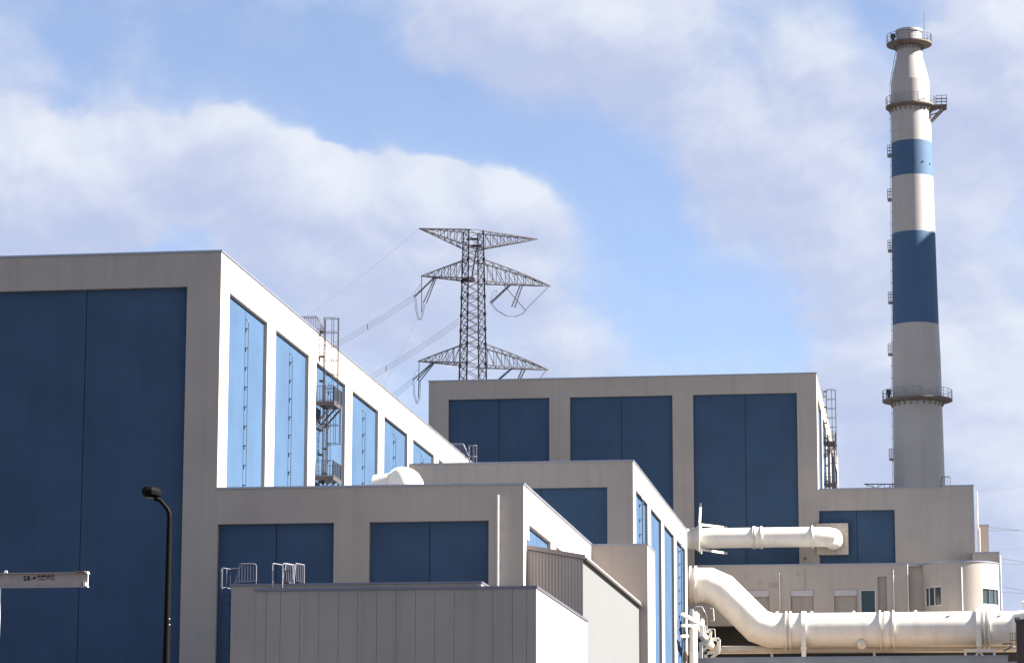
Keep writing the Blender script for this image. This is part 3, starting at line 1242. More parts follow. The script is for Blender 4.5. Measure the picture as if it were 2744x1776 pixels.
bw = []
for c0, c1, t0, t1 in ((668, 800, 912, 1066), (1146, 1277, 910, 1056)):
    aa, zt_ = bay_angle(*P7n(c0, t0))
    ab, _ = bay_angle(*P7n(c1, t0))
    _, zb_ = bay_angle(*P7n((c0+c1)/2, t1))
    bw.append((aa, ab, zb_, zt_))
mb = MB()
angs = sorted({-pi+0.0, 0.0, *[w[0] for w in bw], *[w[1] for w in bw], *[-pi+pi*i/60 for i in range(61)]})
angs = [t for i, t in enumerate(angs) if i == 0 or t-angs[i-1] > 1e-4]


def bp(t, r, z):
    return (cb.x+r*cos(t), cb.y+r*sin(t), z)


wzs = sorted({Zb9, zb1, *[w[2] for w in bw], *[w[3] for w in bw]})
for t0, t1 in zip(angs, angs[1:]):
    for z0, z1 in zip(wzs, wzs[1:]):
        tm, zm = (t0+t1)/2, (z0+z1)/2
        if any(w[0] < tm < w[1] and w[2] < zm < w[3] for w in bw):
            continue
        mb.quad(bp(t0, Rb, z0), bp(t1, Rb, z0), bp(t1, Rb, z1), bp(t0, Rb, z1))
for w in bw:
    for t in (w[0], w[1]):
        mb.quad(bp(t, Rb, w[2]), bp(t, Rb-0.25, w[2]), bp(t, Rb-0.25, w[3]), bp(t, Rb, w[3]))
    for z in (w[2], w[3]):
        mb.quad(bp(w[0], Rb, z), bp(w[1], Rb, z), bp(w[1], Rb-0.25, z), bp(w[0], Rb-0.25, z))
bay = mb.build('round_bay', 'beige', B9, 20)
mb = MB()
mb.lathe((cb.x, cb.y, zb1), [(Rb-0.35, 0), (Rb+0.07, 0), (Rb+0.07, 0.13), (Rb-0.35, 0.13), (Rb-0.35, 0)], 60, a0=-pi, a1=0.0)
mb.build('bay_coping', 'coping', bay, 30)
mb = MB()
mb.add([bp(-pi+pi*i/40, Rb-0.05, zb1-0.2) for i in range(41)], [tuple(range(41))])
mb.add([bp(-pi+pi*i/40, Rb-0.05, Zb9) for i in range(41)], [tuple(range(41))])
mb.build('bay_deck', 'roof', bay)
for w in bw:
    mb = MB()
    ts = [w[0], w[0]+(w[1]-w[0])*0.32, w[0]+(w[1]-w[0])*0.66, w[1]]
    fwid = 0.11
    for i, t in enumerate(ts):
        p, q = Vector(bp(t, Rb-0.06, w[2])), Vector(bp(t, Rb-0.06, w[3]))
        mb.bar(p, q, fwid, 4)
    for z in (w[2]+0.05, w[3]-0.05):
        mb.path([bp(w[0]+(w[1]-w[0])*i/4, Rb-0.06, z) for i in range(5)], fwid, 4)
    wf = mb.build('window', 'frame', B9)
    for t0, t1 in zip(ts, ts[1:]):
        mb = MB()
        mb.quad(bp(t0, Rb-0.13, w[2]), bp(t1, Rb-0.13, w[2]), bp(t1, Rb-0.13, w[3]), bp(t0, Rb-0.13, w[3]))
        mb.build('pane', 'glass', wf)
# thin white poles
for f, cx, t, b_ in ((P6, 835, 790, 1200), (P7, 403, 765, 1200), (P7, 521, 716, 1200)):
    a, b = f(cx, t, Y9-0.15), f(cx+3, b_, Y9-0.15)
    mb = MB()
    mb.bar((a.x, Y9-0.15, b.z), (a.x, Y9-0.15, a.z), 0.09, 6)
    for i in range(4):
        z = a.z-0.5-i*1.1
        mb.bar((a.x, Y9-0.15, z), (a.x, Y9, z), 0.06, 4)
    mb.build('downpipe', 'whitesteel', B9)
t_, z_ = bay_angle(*P7n(970, 742))
mb = MB()
mb.bar(bp(t_, Rb+0.12, Zb9+0.2), bp(t_, Rb+0.12, z_), 0.13, 6)
for i in range(4):
    z = z_-0.5-i*1.1
    mb.bar(bp(t_, Rb+0.12, z), bp(t_, Rb, z), 0.06, 4)
mb.build('downpipe', 'whitesteel', B9)

for c0, c1, t0, t1 in ((545, 572, 800, 842), (650, 690, 858, 890), (742, 822, 868, 912), (968, 1000, 788, 812), (1034, 1060, 756, 930), (690, 720, 970, 1010)):
    a, b = P6(c0, t0), P6(c1, t1)
    mb = MB()
    mb.box(a.x, b.x, Y9-0.012, Y9-0.002, b.z, a.z)
    mb.build('repair_patch', 'patch', B9)
# dark open storey below it, and the deck with its low wall in front
UC = thing('undercroft', 'dark open storey under the low beige building, behind the big pipe', 'undercroft', ((X4+X9e)/2, 303, 0))
boxpart('rear_wall', 'dark', UC, X4-6, X9e+3, Y9+1.6, Y9+1.9, 10, Zb9-0.32)  # shade of the open storey is put into this wall's near-black colour
YD = 287.6
a, b = aY(1868, 1763.5, YD), aY(2701, 1759.5, YD)
ZD = a.z
DK = thing('pipe_deck', 'low grey concrete deck wall under the big white pipe', 'deck', ((a.x+b.x)/2, 293, 0))
boxpart('deck_wall', 'concrete', DK, X4+0.4, b.x, YD, YD+0.3, 0, ZD)
boxpart('deck_bounce_floor', 'deckbounce', DK, X4+0.4, b.x-0.1, YD+0.3, Y9+1.6, 0, ZD-0.9)  # unseen floor, raised and coloured to bounce warm light onto the pipe
boxpart('coping', 'coping', DK, X4+0.4, b.x+0.05, YD-0.06, YD+0.36, ZD, ZD+0.1)
boxpart('step_wall', 'concrete', DK, b.x+0.003, b.x+6, YD+0.2, YD+0.5, 0, aY(2720, 1771, YD).z)

# ------------------------------------------------------------------ upper pipe
YU = 302.0


def PU(cx, cy, Y=YU):
    return aY(1820+.20168*cx, 1300+.20168*cy, Y)


RU = 52.8*(YU/cos(radians(4))+5)/FPX/2
zU = PU(1000, 694).z
UPp = thing('upper_pipe', 'smaller white pipe running level into the square plate on the navy panel', 'pipe', (PU(1000, 694).x, YU, 28))
xe = PU(2165, 700).x-RU
xf = PU(1770, 690).x
mb = MB()
mb.tube([(X4-7, YU, zU), (xf, YU, zU)], RU, 40)
mb.build('straight_section', 'pipe', UPp, 30)
mb = MB()
mb.tube([(xf, YU, zU), (xe-1.55, YU, zU), (xe-0.45, YU+0.35, zU), (xe, YU+1.4, zU), (xe, Y3+0.1, zU)], RU*0.985, 40)
mb.build('elbow', 'pipe', UPp, 24)
for cx, w in ((180, 0.10), (985, 0.08), (1010, 0.08), (1095, 0.16), (1772, 0.12)):
    mb = MB()
    x = PU(cx, 700).x
    mb.ring((x, YU, zU), (1, 0, 0), RU*0.96, RU+0.15, w, 40)
    mb.build('flange', 'pipe', UPp, 40)
mb = MB()
xa, xb = PU(1018, 700).x, PU(1080, 700).x
mb.ring(((xa+xb)/2, YU, zU), (1, 0, 0), RU*0.96, RU+0.055, xb-xa, 40)
mb.build('expansion_band', 'pipe', UPp, 40)
mb = MB()
xa, xb = PU(192, 700).x, PU(268, 700).x
mb.tube([(xa, YU, zU), (xb, YU, zU)], [RU*1.0, RU*1.36], 40)
mb.build('cone_collar', 'pipe', UPp, 30)
mb = MB()
mb.box(xb, xb+0.14, YU-RU*1.42, YU+RU*1.42, zU-RU*1.42, zU+RU*1.42)
mb.build('anchor_plate', 'pipe', UPp)
for (c0, c1, ya, yb) in (((272, 520), (288, 245), YU-0.6, Y3-0.05), ((285, 520), (628, 562), YU-RU, Y3-0.05), ((285, 850), (630, 902), YU-RU, Y3-0.05)):
    mb = MB()
    mb.bar(PU(*c0, ya), PU(*c1, yb), 0.22, 4)
    mb.build('strut', 'pipe', UPp)
# pleated square plate where it enters the wall
a, b = PU(1822, 505, Y3-0.5), PU(2250, 915, Y3-0.5)
mb = MB()
mb.box(a.x, b.x, Y3-0.45, Y3+DEP+0.05, b.z, a.z)
pl = mb.build('wall_plate', 'plate', UPp)
mb = MB()
cxp, czp = xe, zU
for t in range(16):
    th = 2*pi*(t+0.5)/16
    c_, s_ = cos(th), sin(th)
    k = min(abs(((b.x-cxp) if c_ > 0 else (cxp-a.x))/c_) if abs(c_) > 1e-3 else 99, abs(((a.z-czp) if s_ > 0 else (czp-b.z))/s_) if abs(s_) > 1e-3 else 99)
    p = Vector((cxp+c_*RU*0.95, Y3-0.52, czp+s_*RU*0.95))
    q = Vector((cxp+c_*k*0.94, Y3-0.47, czp+s_*k*0.94))
    mb.bar(p, q, 0.12, 4, 0.05)
mb.build('stiffener_rib', 'plate', pl)

# ------------------------------------------------------------------ big lower pipe
YP = 293.0
RP = 91.0*297/FPX/2


def PL(cx, cy, Y=YP):
    return aY(1820+.32215*cx, 1280+.32215*cy, Y)


def PLr(cx, cy, Y=YP):
    return aY(2264+.32215*cx, 1280+.32215*cy, Y)


BP = thing('main_pipe', 'large white pipe that drops in a diagonal bend and runs level to the right', 'pipe', (PL(1200, 1268).x, YP, 20))
c0, c1, c2, c3, c4 = PL(60, 887), PL(247, 889), PL(357, 937), PL(655, 1230), PL(767, 1270)
c0 = Vector((X4-6, YP, c1.z))
xR = PLr(1375, 1262).x
zR = c4.z
mb = MB()
mb.tube([c0, c1], RP, 48)
mb.build('straight_section', 'pipe', BP, 30)
mb = MB()
mb.tube([c1+(c1-c0).normalized()*-0.02, c1, c2, c3, c4, c4+Vector((0.9, 0, 0))], RP*0.997, 48)
mb.build('mitred_bend', 'pipe', BP, 14)
mb = MB()
mb.tube([c4+Vector((0.85, 0, 0)), (xR, YP, zR)], RP, 48)
mb.build('straight_section', 'pipe', BP, 30)
mb = MB()
mb.tube([(xR, YP, zR), (xR+0.6, YP, zR), (xR+2.2, YP-1.0, zR+0.1), (xR+18.0, YP-12.0, zR+1.2)], RP*0.995, 48)
mb.build('end_elbow', 'pipe', BP, 14)
fl = [(PL, 100, 0.10), (PL, 143, 0.16), (PL, 893, 0.12), (PL, 928, 0.16), (PLr, 295, 0.14), (PLr, 405, 0.16), (PLr, 1158, 0.14), (PLr, 1196, 0.18)]
for f, cx, w in fl:
    x = f(cx, 1260).x
    z = c1.z if (f is PL and cx < 300) else zR
    mb = MB()
    mb.ring((x, YP, z), (1, 0, 0), RP*0.97, RP+0.21, w, 48)
    mb.build('flange', 'pipe', BP, 40)
mb = MB()
xa, xb = PLr(330, 1260).x, PLr(372, 1260).x
mb.ring(((xa+xb)/2, YP, zR), (1, 0, 0), RP*0.97, RP+0.09, xb-xa, 48)
mb.build('expansion_band', 'pipe', BP, 40)
# supports
x = PL(1040, 1260).x
mb = MB()
mb.ring((x, YP, zR), (1, 0, 0), RP*0.97, RP+0.20, 0.42, 48)
mb.build('support_band', 'pipe', BP, 40)
mb = MB()
mb.box(x-0.22, x+0.22, YP-RP-0.18, YP-RP+0.25, ZD-2.4, zR)
mb.box(x-0.30, x+0.30, YP-RP-0.24, YP-RP+0.3, zR-RP-0.25, zR-RP-0.05)
mb.build('support_leg', 'pipe', BP)
x = PLr(1110, 1260).x
mb = MB()
mb.ring((x, YP, zR), (1, 0, 0), RP*0.97, RP+0.24, 0.40, 48)
mb.box(x-0.26, x+0.26, YP-RP-0.2, YP-RP+0.3, zR-RP-0.15, zR-0.2)
mb.build('support_band', 'pipe', BP, 40)
mb = MB()
xa, xb = PLr(990, 1420).x, PLr(1250, 1420).x
zt, zb = PLr(1100, 1422, YP-RP).z, PLr(1100, 1500, YP-RP).z-0.6
yy = YP-RP+0.1
mb.box(xa, xb, yy-0.15, yy+0.15, zt-0.28, zt)
for xx in (xa, xb-0.24):
    mb.box(xx, xx+0.24, yy-0.13, yy+0.13, zb-1.5, zt-0.28)
mb.bar((x, yy, zt-0.25), (xa+0.3, yy, zb), 0.16, 4)
mb.bar((x, yy, zt-0.25), (xb-0.3, yy, zb), 0.16, 4)
mb.build('support_frame', 'pipe', BP)
for f, cx, cy in ((PL, 310, 820), (PL, 727, 1166), (PLr, 865, 1146), (PLr, 1285, 1146)):
    p = f(cx, cy, YP-RP*0.62)
    mb = MB()
    mb.box(p.x-0.14, p.x+0.14, p.y-0.28, p.y+0.35, p.z-0.05, p.z+0.05)
    mb.bar((p.x+0.05, p.y-0.28, p.z-0.08), (p.x+0.12, p.y-0.28, p.z+0.12), 0.07, 4)
    mb.build('lifting_lug', 'pipe', BP)
for f, cx in ((PL, 812), (PL, 1100), (PLr, 70), (PLr, 585)):
    p = f(cx, 1120)
    mb = MB()
    mb.lathe((p.x, YP, zR+RP-0.02), [(0.17, 0), (0.17, 0.13), (0.12, 0.2), (0.0, 0.22)], 14)
    mb.build('vent_cap', 'pipe', BP, 40)
p = PLr(142, 1395)
mb = MB()
mb.tube([(p.x, YP-RP*0.7, zR-RP*0.75), (p.x, YP-RP*0.86, zR-RP*1.02)], 0.40, 24)
mb.build('manhole', 'pipe', BP, 40)

p = aY(2752, 1622, YP)
mb = MB()
mb.tube([(p.x+0.2, YP, zR), (p.x+0.2, YP, p.z-0.35), (p.x+0.05, YP, p.z+0.1), (p.x+0.7, YP, p.z+0.35), (p.x+14.0, YP, p.z+0.35)], 0.5, 20)
mb.build('branch_pipe', 'pipe', BP, 40)
# thinner pipe below it
YT = 294.6
r3 = 10.3*297/FPX
TP = thing('drain_pipe', 'thin white pipe that drops beside the middle building and runs low under the large pipe', 'pipe', (X4+1.1, 280, 0))
zT = PL(900, 1425, YT).z
pe = aY(1921, 1734, YT)
Yr = 279.0
pr0 = aY(1858, 1700, Yr)
zTop = aY(1858, 1676, Yr).z
mb = MB()
zt_ = zTop
pts = [(pr0.x, Yr, ZD-6), (pr0.x, Yr, zt_-0.55), (pr0.x+0.04, Yr+0.25, zt_-0.14), (pr0.x+0.1, Yr+0.65, zt_)]
e1 = Vector((pe.x-0.25, YT-1.1, zT+0.02))
pts += [(e1.x, e1.y, e1.z), (pe.x+0.05, YT-0.35, zT), (pe.x+0.6, YT, zT), (PLr(1500, 1430, YT).x, YT, zT-0.05)]
mb.tube(pts, r3, 24)
mb.build('pipe_run', 'pipe', TP, 40)
mb = MB()
for f, cx in ((PL, 772), (PLr, 245)):
    p = f(cx, 1440, YT)
    mb.box(p.x-0.12, p.x+0.12, YT-r3-0.1, YT-r3+0.1, ZD-1.5, zT+0.1)
mb.build('support_leg', 'pipe', TP)
# wall brackets and pipe rack beside the middle building


def P8(cx, cy, Y):
    return aY(1800+.11429*cx, 1600+.11429*cy, Y)


RK = thing('pipe_rack', 'cream steel pipe brackets on the end of the middle building wall', 'pipe rack', (X4+1.5, 284, 0))


def frame(pts, Y, w=0.22):
    mb = MB()
    for a, b in zip(pts, pts[1:]):
        mb.bar(P8(*a, Y) if len(a) == 2 else P8(a[0], a[1], a[2]), P8(*b, Y) if len(b) == 2 else P8(b[0], b[1], b[2]), w, 4)
    return mb.build('bracket_frame', 'pipe', RK)


frame([(245, 385, 277.5), (700, 640, 280)], 279, 0.3)
frame([(245, 655, 277.5), (445, 655, 279)], 279, 0.26)
frame([(225, 905, 277.5), (420, 905, 279)], 279, 0.26)
frame([(705, 640), (700, 900)], 280, 0.34)
frame([(760, 790), (915, 790), (895, 990), (640, 1090)], 286, 0.26)
frame([(770, 1300, 289), (1110, 1280, 289)], 289, 0.3)
frame([(865, 980), (1105, 980), (1090, 1270)], 289, 0.34)
frame([(640, 1100), (820, 1090), (880, 1000)], 287, 0.34)
frame([(610, 1330), (880, 1130)], 287, 0.26)
frame([(1090, 1290), (920, 1420)], 289, 0.26)
frame([(780, 650), (780, 800)], 286, 0.15)
frame([(800, 1400), (800, 1270)], 289, 0.3)
frame([(690, 1040), (690, 1420)], 286, 0.3)
frame([(630, 1300), (630, 1420)], 286, 0.2)
mb = MB()
mb.box(P8(420, 270, 284).x, P8(500, 270, 284).x, 284, 284.5, P8(450, 700, 284).z, P8(450, 265, 284).z)
mb.box(P8(485, 300, 284).x, P8(610, 300, 286).x, 284.5, 288, P8(550, 640, 285).z, P8(550, 330, 285).z)
mb.box(P8(680, 500, 287).x, P8(725, 500, 287).x, 287, 289, P8(700, 650, 287).z, P8(700, 490, 287).z)
mb.build('junction_panel', 'pipe', RK)
mb = MB()
Yh = 297.5
mb.path([P8(910, 260, Yh), P8(970, 260, Yh), P8(990, 540, Yh), P8(920, 540, Yh)], 0.12, 5)
mb.path([P8(550, 220, Yh), P8(710, 220, Yh), P8(825, 450, Yh), P8(825, 745, Yh), P8(1005, 745, Yh), P8(1020, 965, Yh)], 0.11, 5)
for cx in (560, 610, 660, 710):
    mb.bar(P8(cx, 225, Yh), P8(cx, 460, Yh), 0.07, 4)
mb.bar(P8(550, 465, Yh), P8(825, 465, Yh), 0.08, 4)
mb.build('handrail', 'whitesteel', RK)

# dark cabinet at the right edge
Yc = 279.0
a = PLr(1425, 1185, Yc)
CB = thing('equipment_cabinet', 'dark brown equipment cabinet with a lifting loop at the right edge', 'cabinet', (a.x+2, Yc, 0))
boxpart('body', 'cabinet', CB, a.x, a.x+4.0, Yc, Yc+2.2, ZD-6, a.z)
boxpart('lid', 'cabinet', CB, a.x-0.06, a.x+4.06, Yc-0.06, Yc+2.26, a.z+0.004, a.z+0.14)
boxpart('door', 'cabinet', CB, a.x+0.25, a.x+1.6, Yc-0.05, Yc-0.004, ZD-4, a.z-0.35)
mb = MB()
mb.path([PLr(1420, 1190, Yc), PLr(1416, 1162, Yc), PLr(1452, 1160, Yc), PLr(1455, 1190, Yc)], 0.16, 6)
mb.build('lifting_loop', 'rusty', CB)
mb = MB()
for cx in (1375, 1395, 1418):
    mb.bar(PLr(cx, 1290, Yc), PLr(cx+2, 1420, Yc), 0.035, 4)
for cy in (1292, 1350, 1385):
    mb.bar(PLr(1372, cy, Yc), PLr(1425, cy-2, Yc), 0.035, 4)
mb.bar(PLr(1310, 1380, Yc), PLr(1390, 1375, Yc), 0.12, 5)
mb.bar(PLr(1320, 1440, Yc), PLr(1390, 1400, Yc), 0.12, 5)
mb.build('side_ladder', 'steel', CB)


# ------------------------------------------------------------------ chimney
YC = 362.0
ax0 = aY(2463.5, 1302, YC)
CX = ax0.x
CH = thing('chimney', 'tall white chimney with two blue bands and railed platforms', 'chimney', (CX, YC, 0), group='twin chimneys')


def zc(y):                               # height on the axis for a picture row
    return aY(2450, y, YC).z


def zcf(y, r):                           # height on the near surface
    return aY(2450, y, YC-r).z


prof = [(zc(1302), 135), (zc(960), 127.6), (zc(871), 122), (zc(680), 115.5), (zc(627), 114.6), (zc(473), 109), (zc(380), 105.6), (zc(300), 105), (zc(221), 100.2)]


def rad(z):
    if z <= prof[0][0]:
        return prof[0][1]*sqrt(YC**2+(z-1.6)**2)/FPX/2 + (prof[0][0]-z)*0.004
    for (a, d0), (b, d1) in zip(prof, prof[1:]):
        if a <= z <= b:
            d = d0+(d1-d0)*(z-a)/(b-a)
            return d*sqrt(YC**2+(z-1.6)**2)/FPX/2
    return prof[-1][1]*sqrt(YC**2+(z-1.6)**2)/FPX/2


zsB = [zcf(862, 2.9), zcf(616, 2.8), zcf(464.6, 2.7), zcf(371.6, 2.65), zc(221), zc(138), zc(82)]
segs = [(0.0, zsB[0], 'stack'), (zsB[0], zsB[1], 'stackblue'), (zsB[1], zsB[2], 'stack'), (zsB[2], zsB[3], 'stackblue'), (zsB[3], zsB[4], 'stack')]
for a, b, m_ in segs:
    mb = MB()
    n = max(2, int((b-a)/4))
    mb.lathe((CX, YC, 0), [(rad(a+(b-a)*i/n), a+(b-a)*i/n) for i in range(n+1)], 72)
    mb.build('shell_section', m_, CH, 30)
zt, zk, zr = zsB[4], zsB[5], zsB[6]
rt_ = 66.5*sqrt(YC**2+zk**2)/FPX/2
r2_ = rad(zt-0.01)
mb = MB()
mb.lathe((CX, YC, 0), [(r2_, zt), (r2_+(rt_-r2_)*0.45, zt+(zk-zt)*0.42), (rt_*1.04, zk-0.9), (rt_, zk)], 72)
mb.build('cone', 'stack', CH, 7)
mb = MB()
mb.lathe((CX, YC, 0), [(rt_, zk), (rt_*1.0, zr-0.35), (rt_*1.07, zr-0.35), (rt_*1.07, zr), (rt_*0.9, zr), (rt_*0.9, zr-3)], 72)
mb.build('flue_tip', 'stack', CH, 40)


def chim_platform(z, r_in, r_out, h=1.15, nposts=20, ext=False):
    mb = MB()
    mb.lathe((CX, YC, 0), [(r_in-0.05, z-0.42), (r_out-0.05, z-0.12), (r_out, z-0.12), (r_out, z+0.05), (r_out-0.05, z+0.05), (r_out-0.05, z), (r_in-0.05, z)], 72)
    o = mb.build('platform', 'rusty', CH, 30)
    mb = MB()
    for i in range(24):
        t = 2*pi*i/24
        c_, s_ = cos(t), sin(t)
        mb.bar((CX+c_*(r_in+0.02), YC+s_*(r_in+0.02), z-0.85), (CX+c_*(r_in+0.30), YC+s_*(r_in+0.30), z-0.36), 0.10, 4)
    mb.build('bracket', 'rusty', o)
    mb = MB()
    n = 60
    for hh, w in ((h, 0.05), (h*0.66, 0.03), (h*0.33, 0.03)):
        mb.path([(CX+(r_out-0.04)*cos(2*pi*i/n), YC+(r_out-0.04)*sin(2*pi*i/n), z+hh) for i in range(n+1)], w, 4)
    for i in range(nposts):
        t = 2*pi*i/nposts
        mb.bar((CX+(r_out-0.04)*cos(t), YC+(r_out-0.04)*sin(t), z), (CX+(r_out-0.04)*cos(t), YC+(r_out-0.04)*sin(t), z+h), 0.06, 4)
    mb.build('railing', 'greysteel', o)
    return o


def pxr(w, z):
    return w*sqrt(YC**2+(z-1.6)**2)/FPX/2


zp = [zc(119), zc(287), zc(1073)]
chim_platform(zp[0], rt_, pxr(119, zp[0]))
p2 = chim_platform(zp[1], rad(zp[1]), pxr(131, zp[1]))
chim_platform(zp[2], rad(zp[2]), pxr(185, zp[2]), nposts=26)
# side extension of the second platform
xo, xi = CX+pxr(131, zp[1])-0.4, aY(2537, 287, YC).x
z = zp[1]
mb = MB()
mb.box(xo, xi, YC-0.9, YC+0.9, z-0.22, z)
for yy in (-0.9, 0.9):
    mb.bar((xi-0.3, YC+yy*0.9, z-0.2), (CX+rad(z-3)-0.05, YC+yy*0.6, aY(2497, 328, YC).z), 0.2, 4)
    mb.bar((xi, YC+yy, z-0.2), (CX+rad(z)-0.1, YC+yy, z-0.95), 0.12, 4)
mb.build('cantilever_deck', 'rusty', p2)
mb = MB()
xk = aY(2509, 287, YC).x
for (pa_, pb_) in (((xk, YC-0.9), (xi, YC-0.9)), ((xi, YC-0.9), (xi, YC+0.9)), ((xi, YC+0.9), (xk, YC+0.9))):
    for hh in (1.15, 0.75, 0.38):
        mb.bar((*pa_, z+hh), (*pb_, z+hh), 0.055, 4)
    for i in range(3):
        q = Vector((*pa_, z)).lerp(Vector((*pb_, z)), i/2)
        mb.bar(q, q+Vector((0, 0, 1.15)), 0.06, 4)
mb.build('cantilever_railing', 'steel', p2)
# access ladder on the left with rest landings
mb = MB()
z = zc(1300)
while z < zp[0]-0.3:
    r0 = rad(z) if z < zt else r2_+(rt_-r2_)*min(1, (z-zt)/(zk-zt))
    mb.bar((CX-r0-0.16, YC+0.4, z), (CX-r0-0.16, YC+0.9, z), 0.04, 4)
    mb.bar((CX-r0+0.05, YC+0.6, z), (CX-r0-0.16, YC+0.6, z), 0.06, 4)
    z += 1.5
for (za, zb_) in ((zc(1300), zt), (zt, zk), (zk, zp[0])):
    ra = rad(za) if za < zt else (r2_ if za < zk else rt_)
    rb = rad(zb_) if zb_ < zt else (r2_ if zb_ <= zt+0.01 else rt_)
    for yy in (0.4, 0.9):
        mb.bar((CX-ra-0.16, YC+yy, za), (CX-rb-0.16, YC+yy, zb_), 0.035, 4)
mb.build('ladder', 'greysteel', CH)
for yy in (412, 530, 667, 806, 945, 1226):
    z = zc(yy)
    r0 = rad(z)
    mb = MB()
    xa, xb = CX-r0-0.50, CX-r0+0.02
    mb.box(xa, xb, YC-0.2, YC+1.1, z-0.18, z)
    for hh in (1.15, 0.78, 0.4):
        mb.path([(xb, YC-0.2, z+hh), (xa, YC-0.2, z+hh), (xa, YC+1.1, z+hh), (xb, YC+1.1, z+hh)], 0.055, 4)
    for q in ((xa, YC-0.2), (xa, YC+0.45), (xa, YC+1.1), ((xa+xb)/2, YC-0.2)):
        mb.bar((*q, z), (*q, z+1.2), 0.06, 4)
    mb.build('rest_landing', 'greysteel', CH)
# obstruction lights and the lightning rod
for z, rr in ((zp[0], rt_+0.45), (zp[2], rad(zp[2])+0.5)):
    mb = MB()
    a_ = pi+0.15
    mb.lathe((CX+rr*cos(a_), YC+rr*sin(a_), z), [(0.18, 0), (0.18, 0.75), (0.33, 0.8), (0.33, 1.25), (0.24, 1.35), (0.0, 1.38)], 14)
    mb.build('warning_light', 'pylon', CH, 40)
mb = MB()
q = aY(2477, 104, YC-0.5)
q2 = aY(2475, 32, YC-0.5)
mb.bar((q.x, YC-0.5, q.z-0.4), (q.x, YC-0.5, q2.z), 0.11, 6, 0.05)
mb.build('lightning_rod', 'pylon', CH)
mb = MB()
for cx, cy in ((520, 385), (610, 392), (690, 402)):
    p = aY(2330+.23381*cx, 340+.23381*cy, YC-2.4)
    rr_ = rad(p.z)
    yy_ = YC-sqrt(max(rr_**2-(p.x-CX)**2, 0.01))
    mb.box(p.x-0.08, p.x+0.08, yy_-0.10, yy_+0.2, p.z-0.07, p.z+0.07)
mb.build('sampling_port', 'rusty', CH)
# the matching chimney of the next unit, out of the picture to the right; its shadow falls on this one
ch2 = copy_tree(CH)
ch2.location = (CX+40.0, YC+40.0*tan(SUN_AZ)-1.5, 0)
ch2['label'] = 'matching chimney standing right of the picture, shading the lower part of its twin'

# ------------------------------------------------------------------ pylon
YY = 500.0


def PP(cx, cy, Y=YY):
    return aY(1080+.33762*cx, 580+.33762*cy, Y)


pc = PP(556, 700)
PX = pc.x
PYL = thing('pylon', 'dark lattice power pylon with three cross arms rising behind the far building', 'pylon', (PX, YY, 0))
TH = radians(30.0)
TV = radians(21.0)                       # the same as seen across the line of sight
ex = Vector((cos(TH), sin(TH), 0))       # along the arms
ey = Vector((-sin(TH), cos(TH), 0))


def pz(cy):
    return PP(556, cy).z


K = 0.33762*YY/FPX/cos(radians(3))       # metres per crop pixel


def half(z):                             # half width of the square body
    zt_, zb_ = pz(120), pz(1290)
    R = 88+(118-88)*(zt_-z)/(zt_-zb_)
    return R*K/sqrt(2)*1.02


def corner(i, z):
    s = [(-1, -1), (1, -1), (1, 1), (-1, 1)][i]
    h = half(z)
    t = Vector((PX, YY, z))
    return t+ex*s[0]*h+ey*s[1]*h


mb = MB()
ztop_, zbot = pz(118), 40.0
levels = [pz(c) for c in (118, 258, 345, 510, 640, 780, 900, 1020, 1180, 1330, 1480, 1640, 1820)]
for i in range(4):
    mb = MB()
    mb.bar(corner(i, zbot), corner(i, ztop_), 0.31, 4, 0.21)
    mb.build('leg', 'pylon', PYL)
mb = MB()
for za, zb_ in zip(levels, levels[1:]):
    zm = (za+zb_)/2
    for i in range(4):
        j = (i+1) % 4
        a0, a1 = corner(i, za), corner(i, zb_)
        b0, b1 = corner(j, za), corner(j, zb_)
        mb.bar(a0, b0, 0.09)
        m0, m1 = corner(i, zm), corner(j, zm)
        for p, q, r, s in ((a0, b0, m0, m1), (m0, m1, a1, b1)):
            mb.bar(p, s, 0.10)
            mb.bar(q, r, 0.10)
mb.build('bracing', 'pylon', PYL)
mb = MB()
for c in (345, 510, 640, 780, 900, 1020, 1180):
    for i in range(4):
        p = corner(i, pz(c))
        mb.box(p.x-0.19, p.x+0.19, p.y-0.19, p.y+0.19, p.z-0.28, p.z+0.28)
mb.build('gusset_plate', 'pylon', PYL)


def arm(side, length, ztip, zu, zl, nseg, name='cross_arm', bow=0.22):
    length *= 1.035 if side < 0 else 1.06
    mb = MB()
    tip = Vector((PX, YY, ztip))+ex*side*length
    up0 = [Vector((PX, YY, zu))+ex*side*half(zu)+ey*s*half(zu) for s in (-1, 1)]
    lo0 = [Vector((PX, YY, zl))+ex*side*half(zl)+ey*s*half(zl) for s in (-1, 1)]
    def up(p, t):
        q = p.lerp(tip, t)
        return q+Vector((0, 0, 4*bow*t*(1-t)))

    for s in (0, 1):
        mb.path([up(up0[s], i/6) for i in range(7)], 0.18, 4)
        mb.bar(lo0[s], tip, 0.20, 4, 0.15)
    prev = None
    for i in range(nseg):
        t = i/nseg
        u = [up(p, t) for p in up0]
        l = [p.lerp(tip, t) for p in lo0]
        t2 = (i+1)/nseg
        u2 = [up(p, t2) for p in up0]
        l2 = [p.lerp(tip, t2) for p in lo0]
        for s in (0, 1):
            mb.bar(u[s], l[s], 0.09)
            mb.bar(u[s], l2[s], 0.09)
        if i:
            mb.bar(u[0], u[1], 0.07)
            mb.bar(l[0], l[1], 0.07)
        mb.bar(u[0], u2[1], 0.06)
        mb.bar(l[0], l2[1], 0.06)
    mb.build(name, 'pylon', PYL)
    return tip


def alen(cx):
    return abs(cx-556)*K/cos(TV)


def tipz(cx, cy):
    # depth of the tip follows the arm direction
    L = (cx-556)*K/cos(TV)
    return PP(cx, cy, YY+sin(TH)*L).z


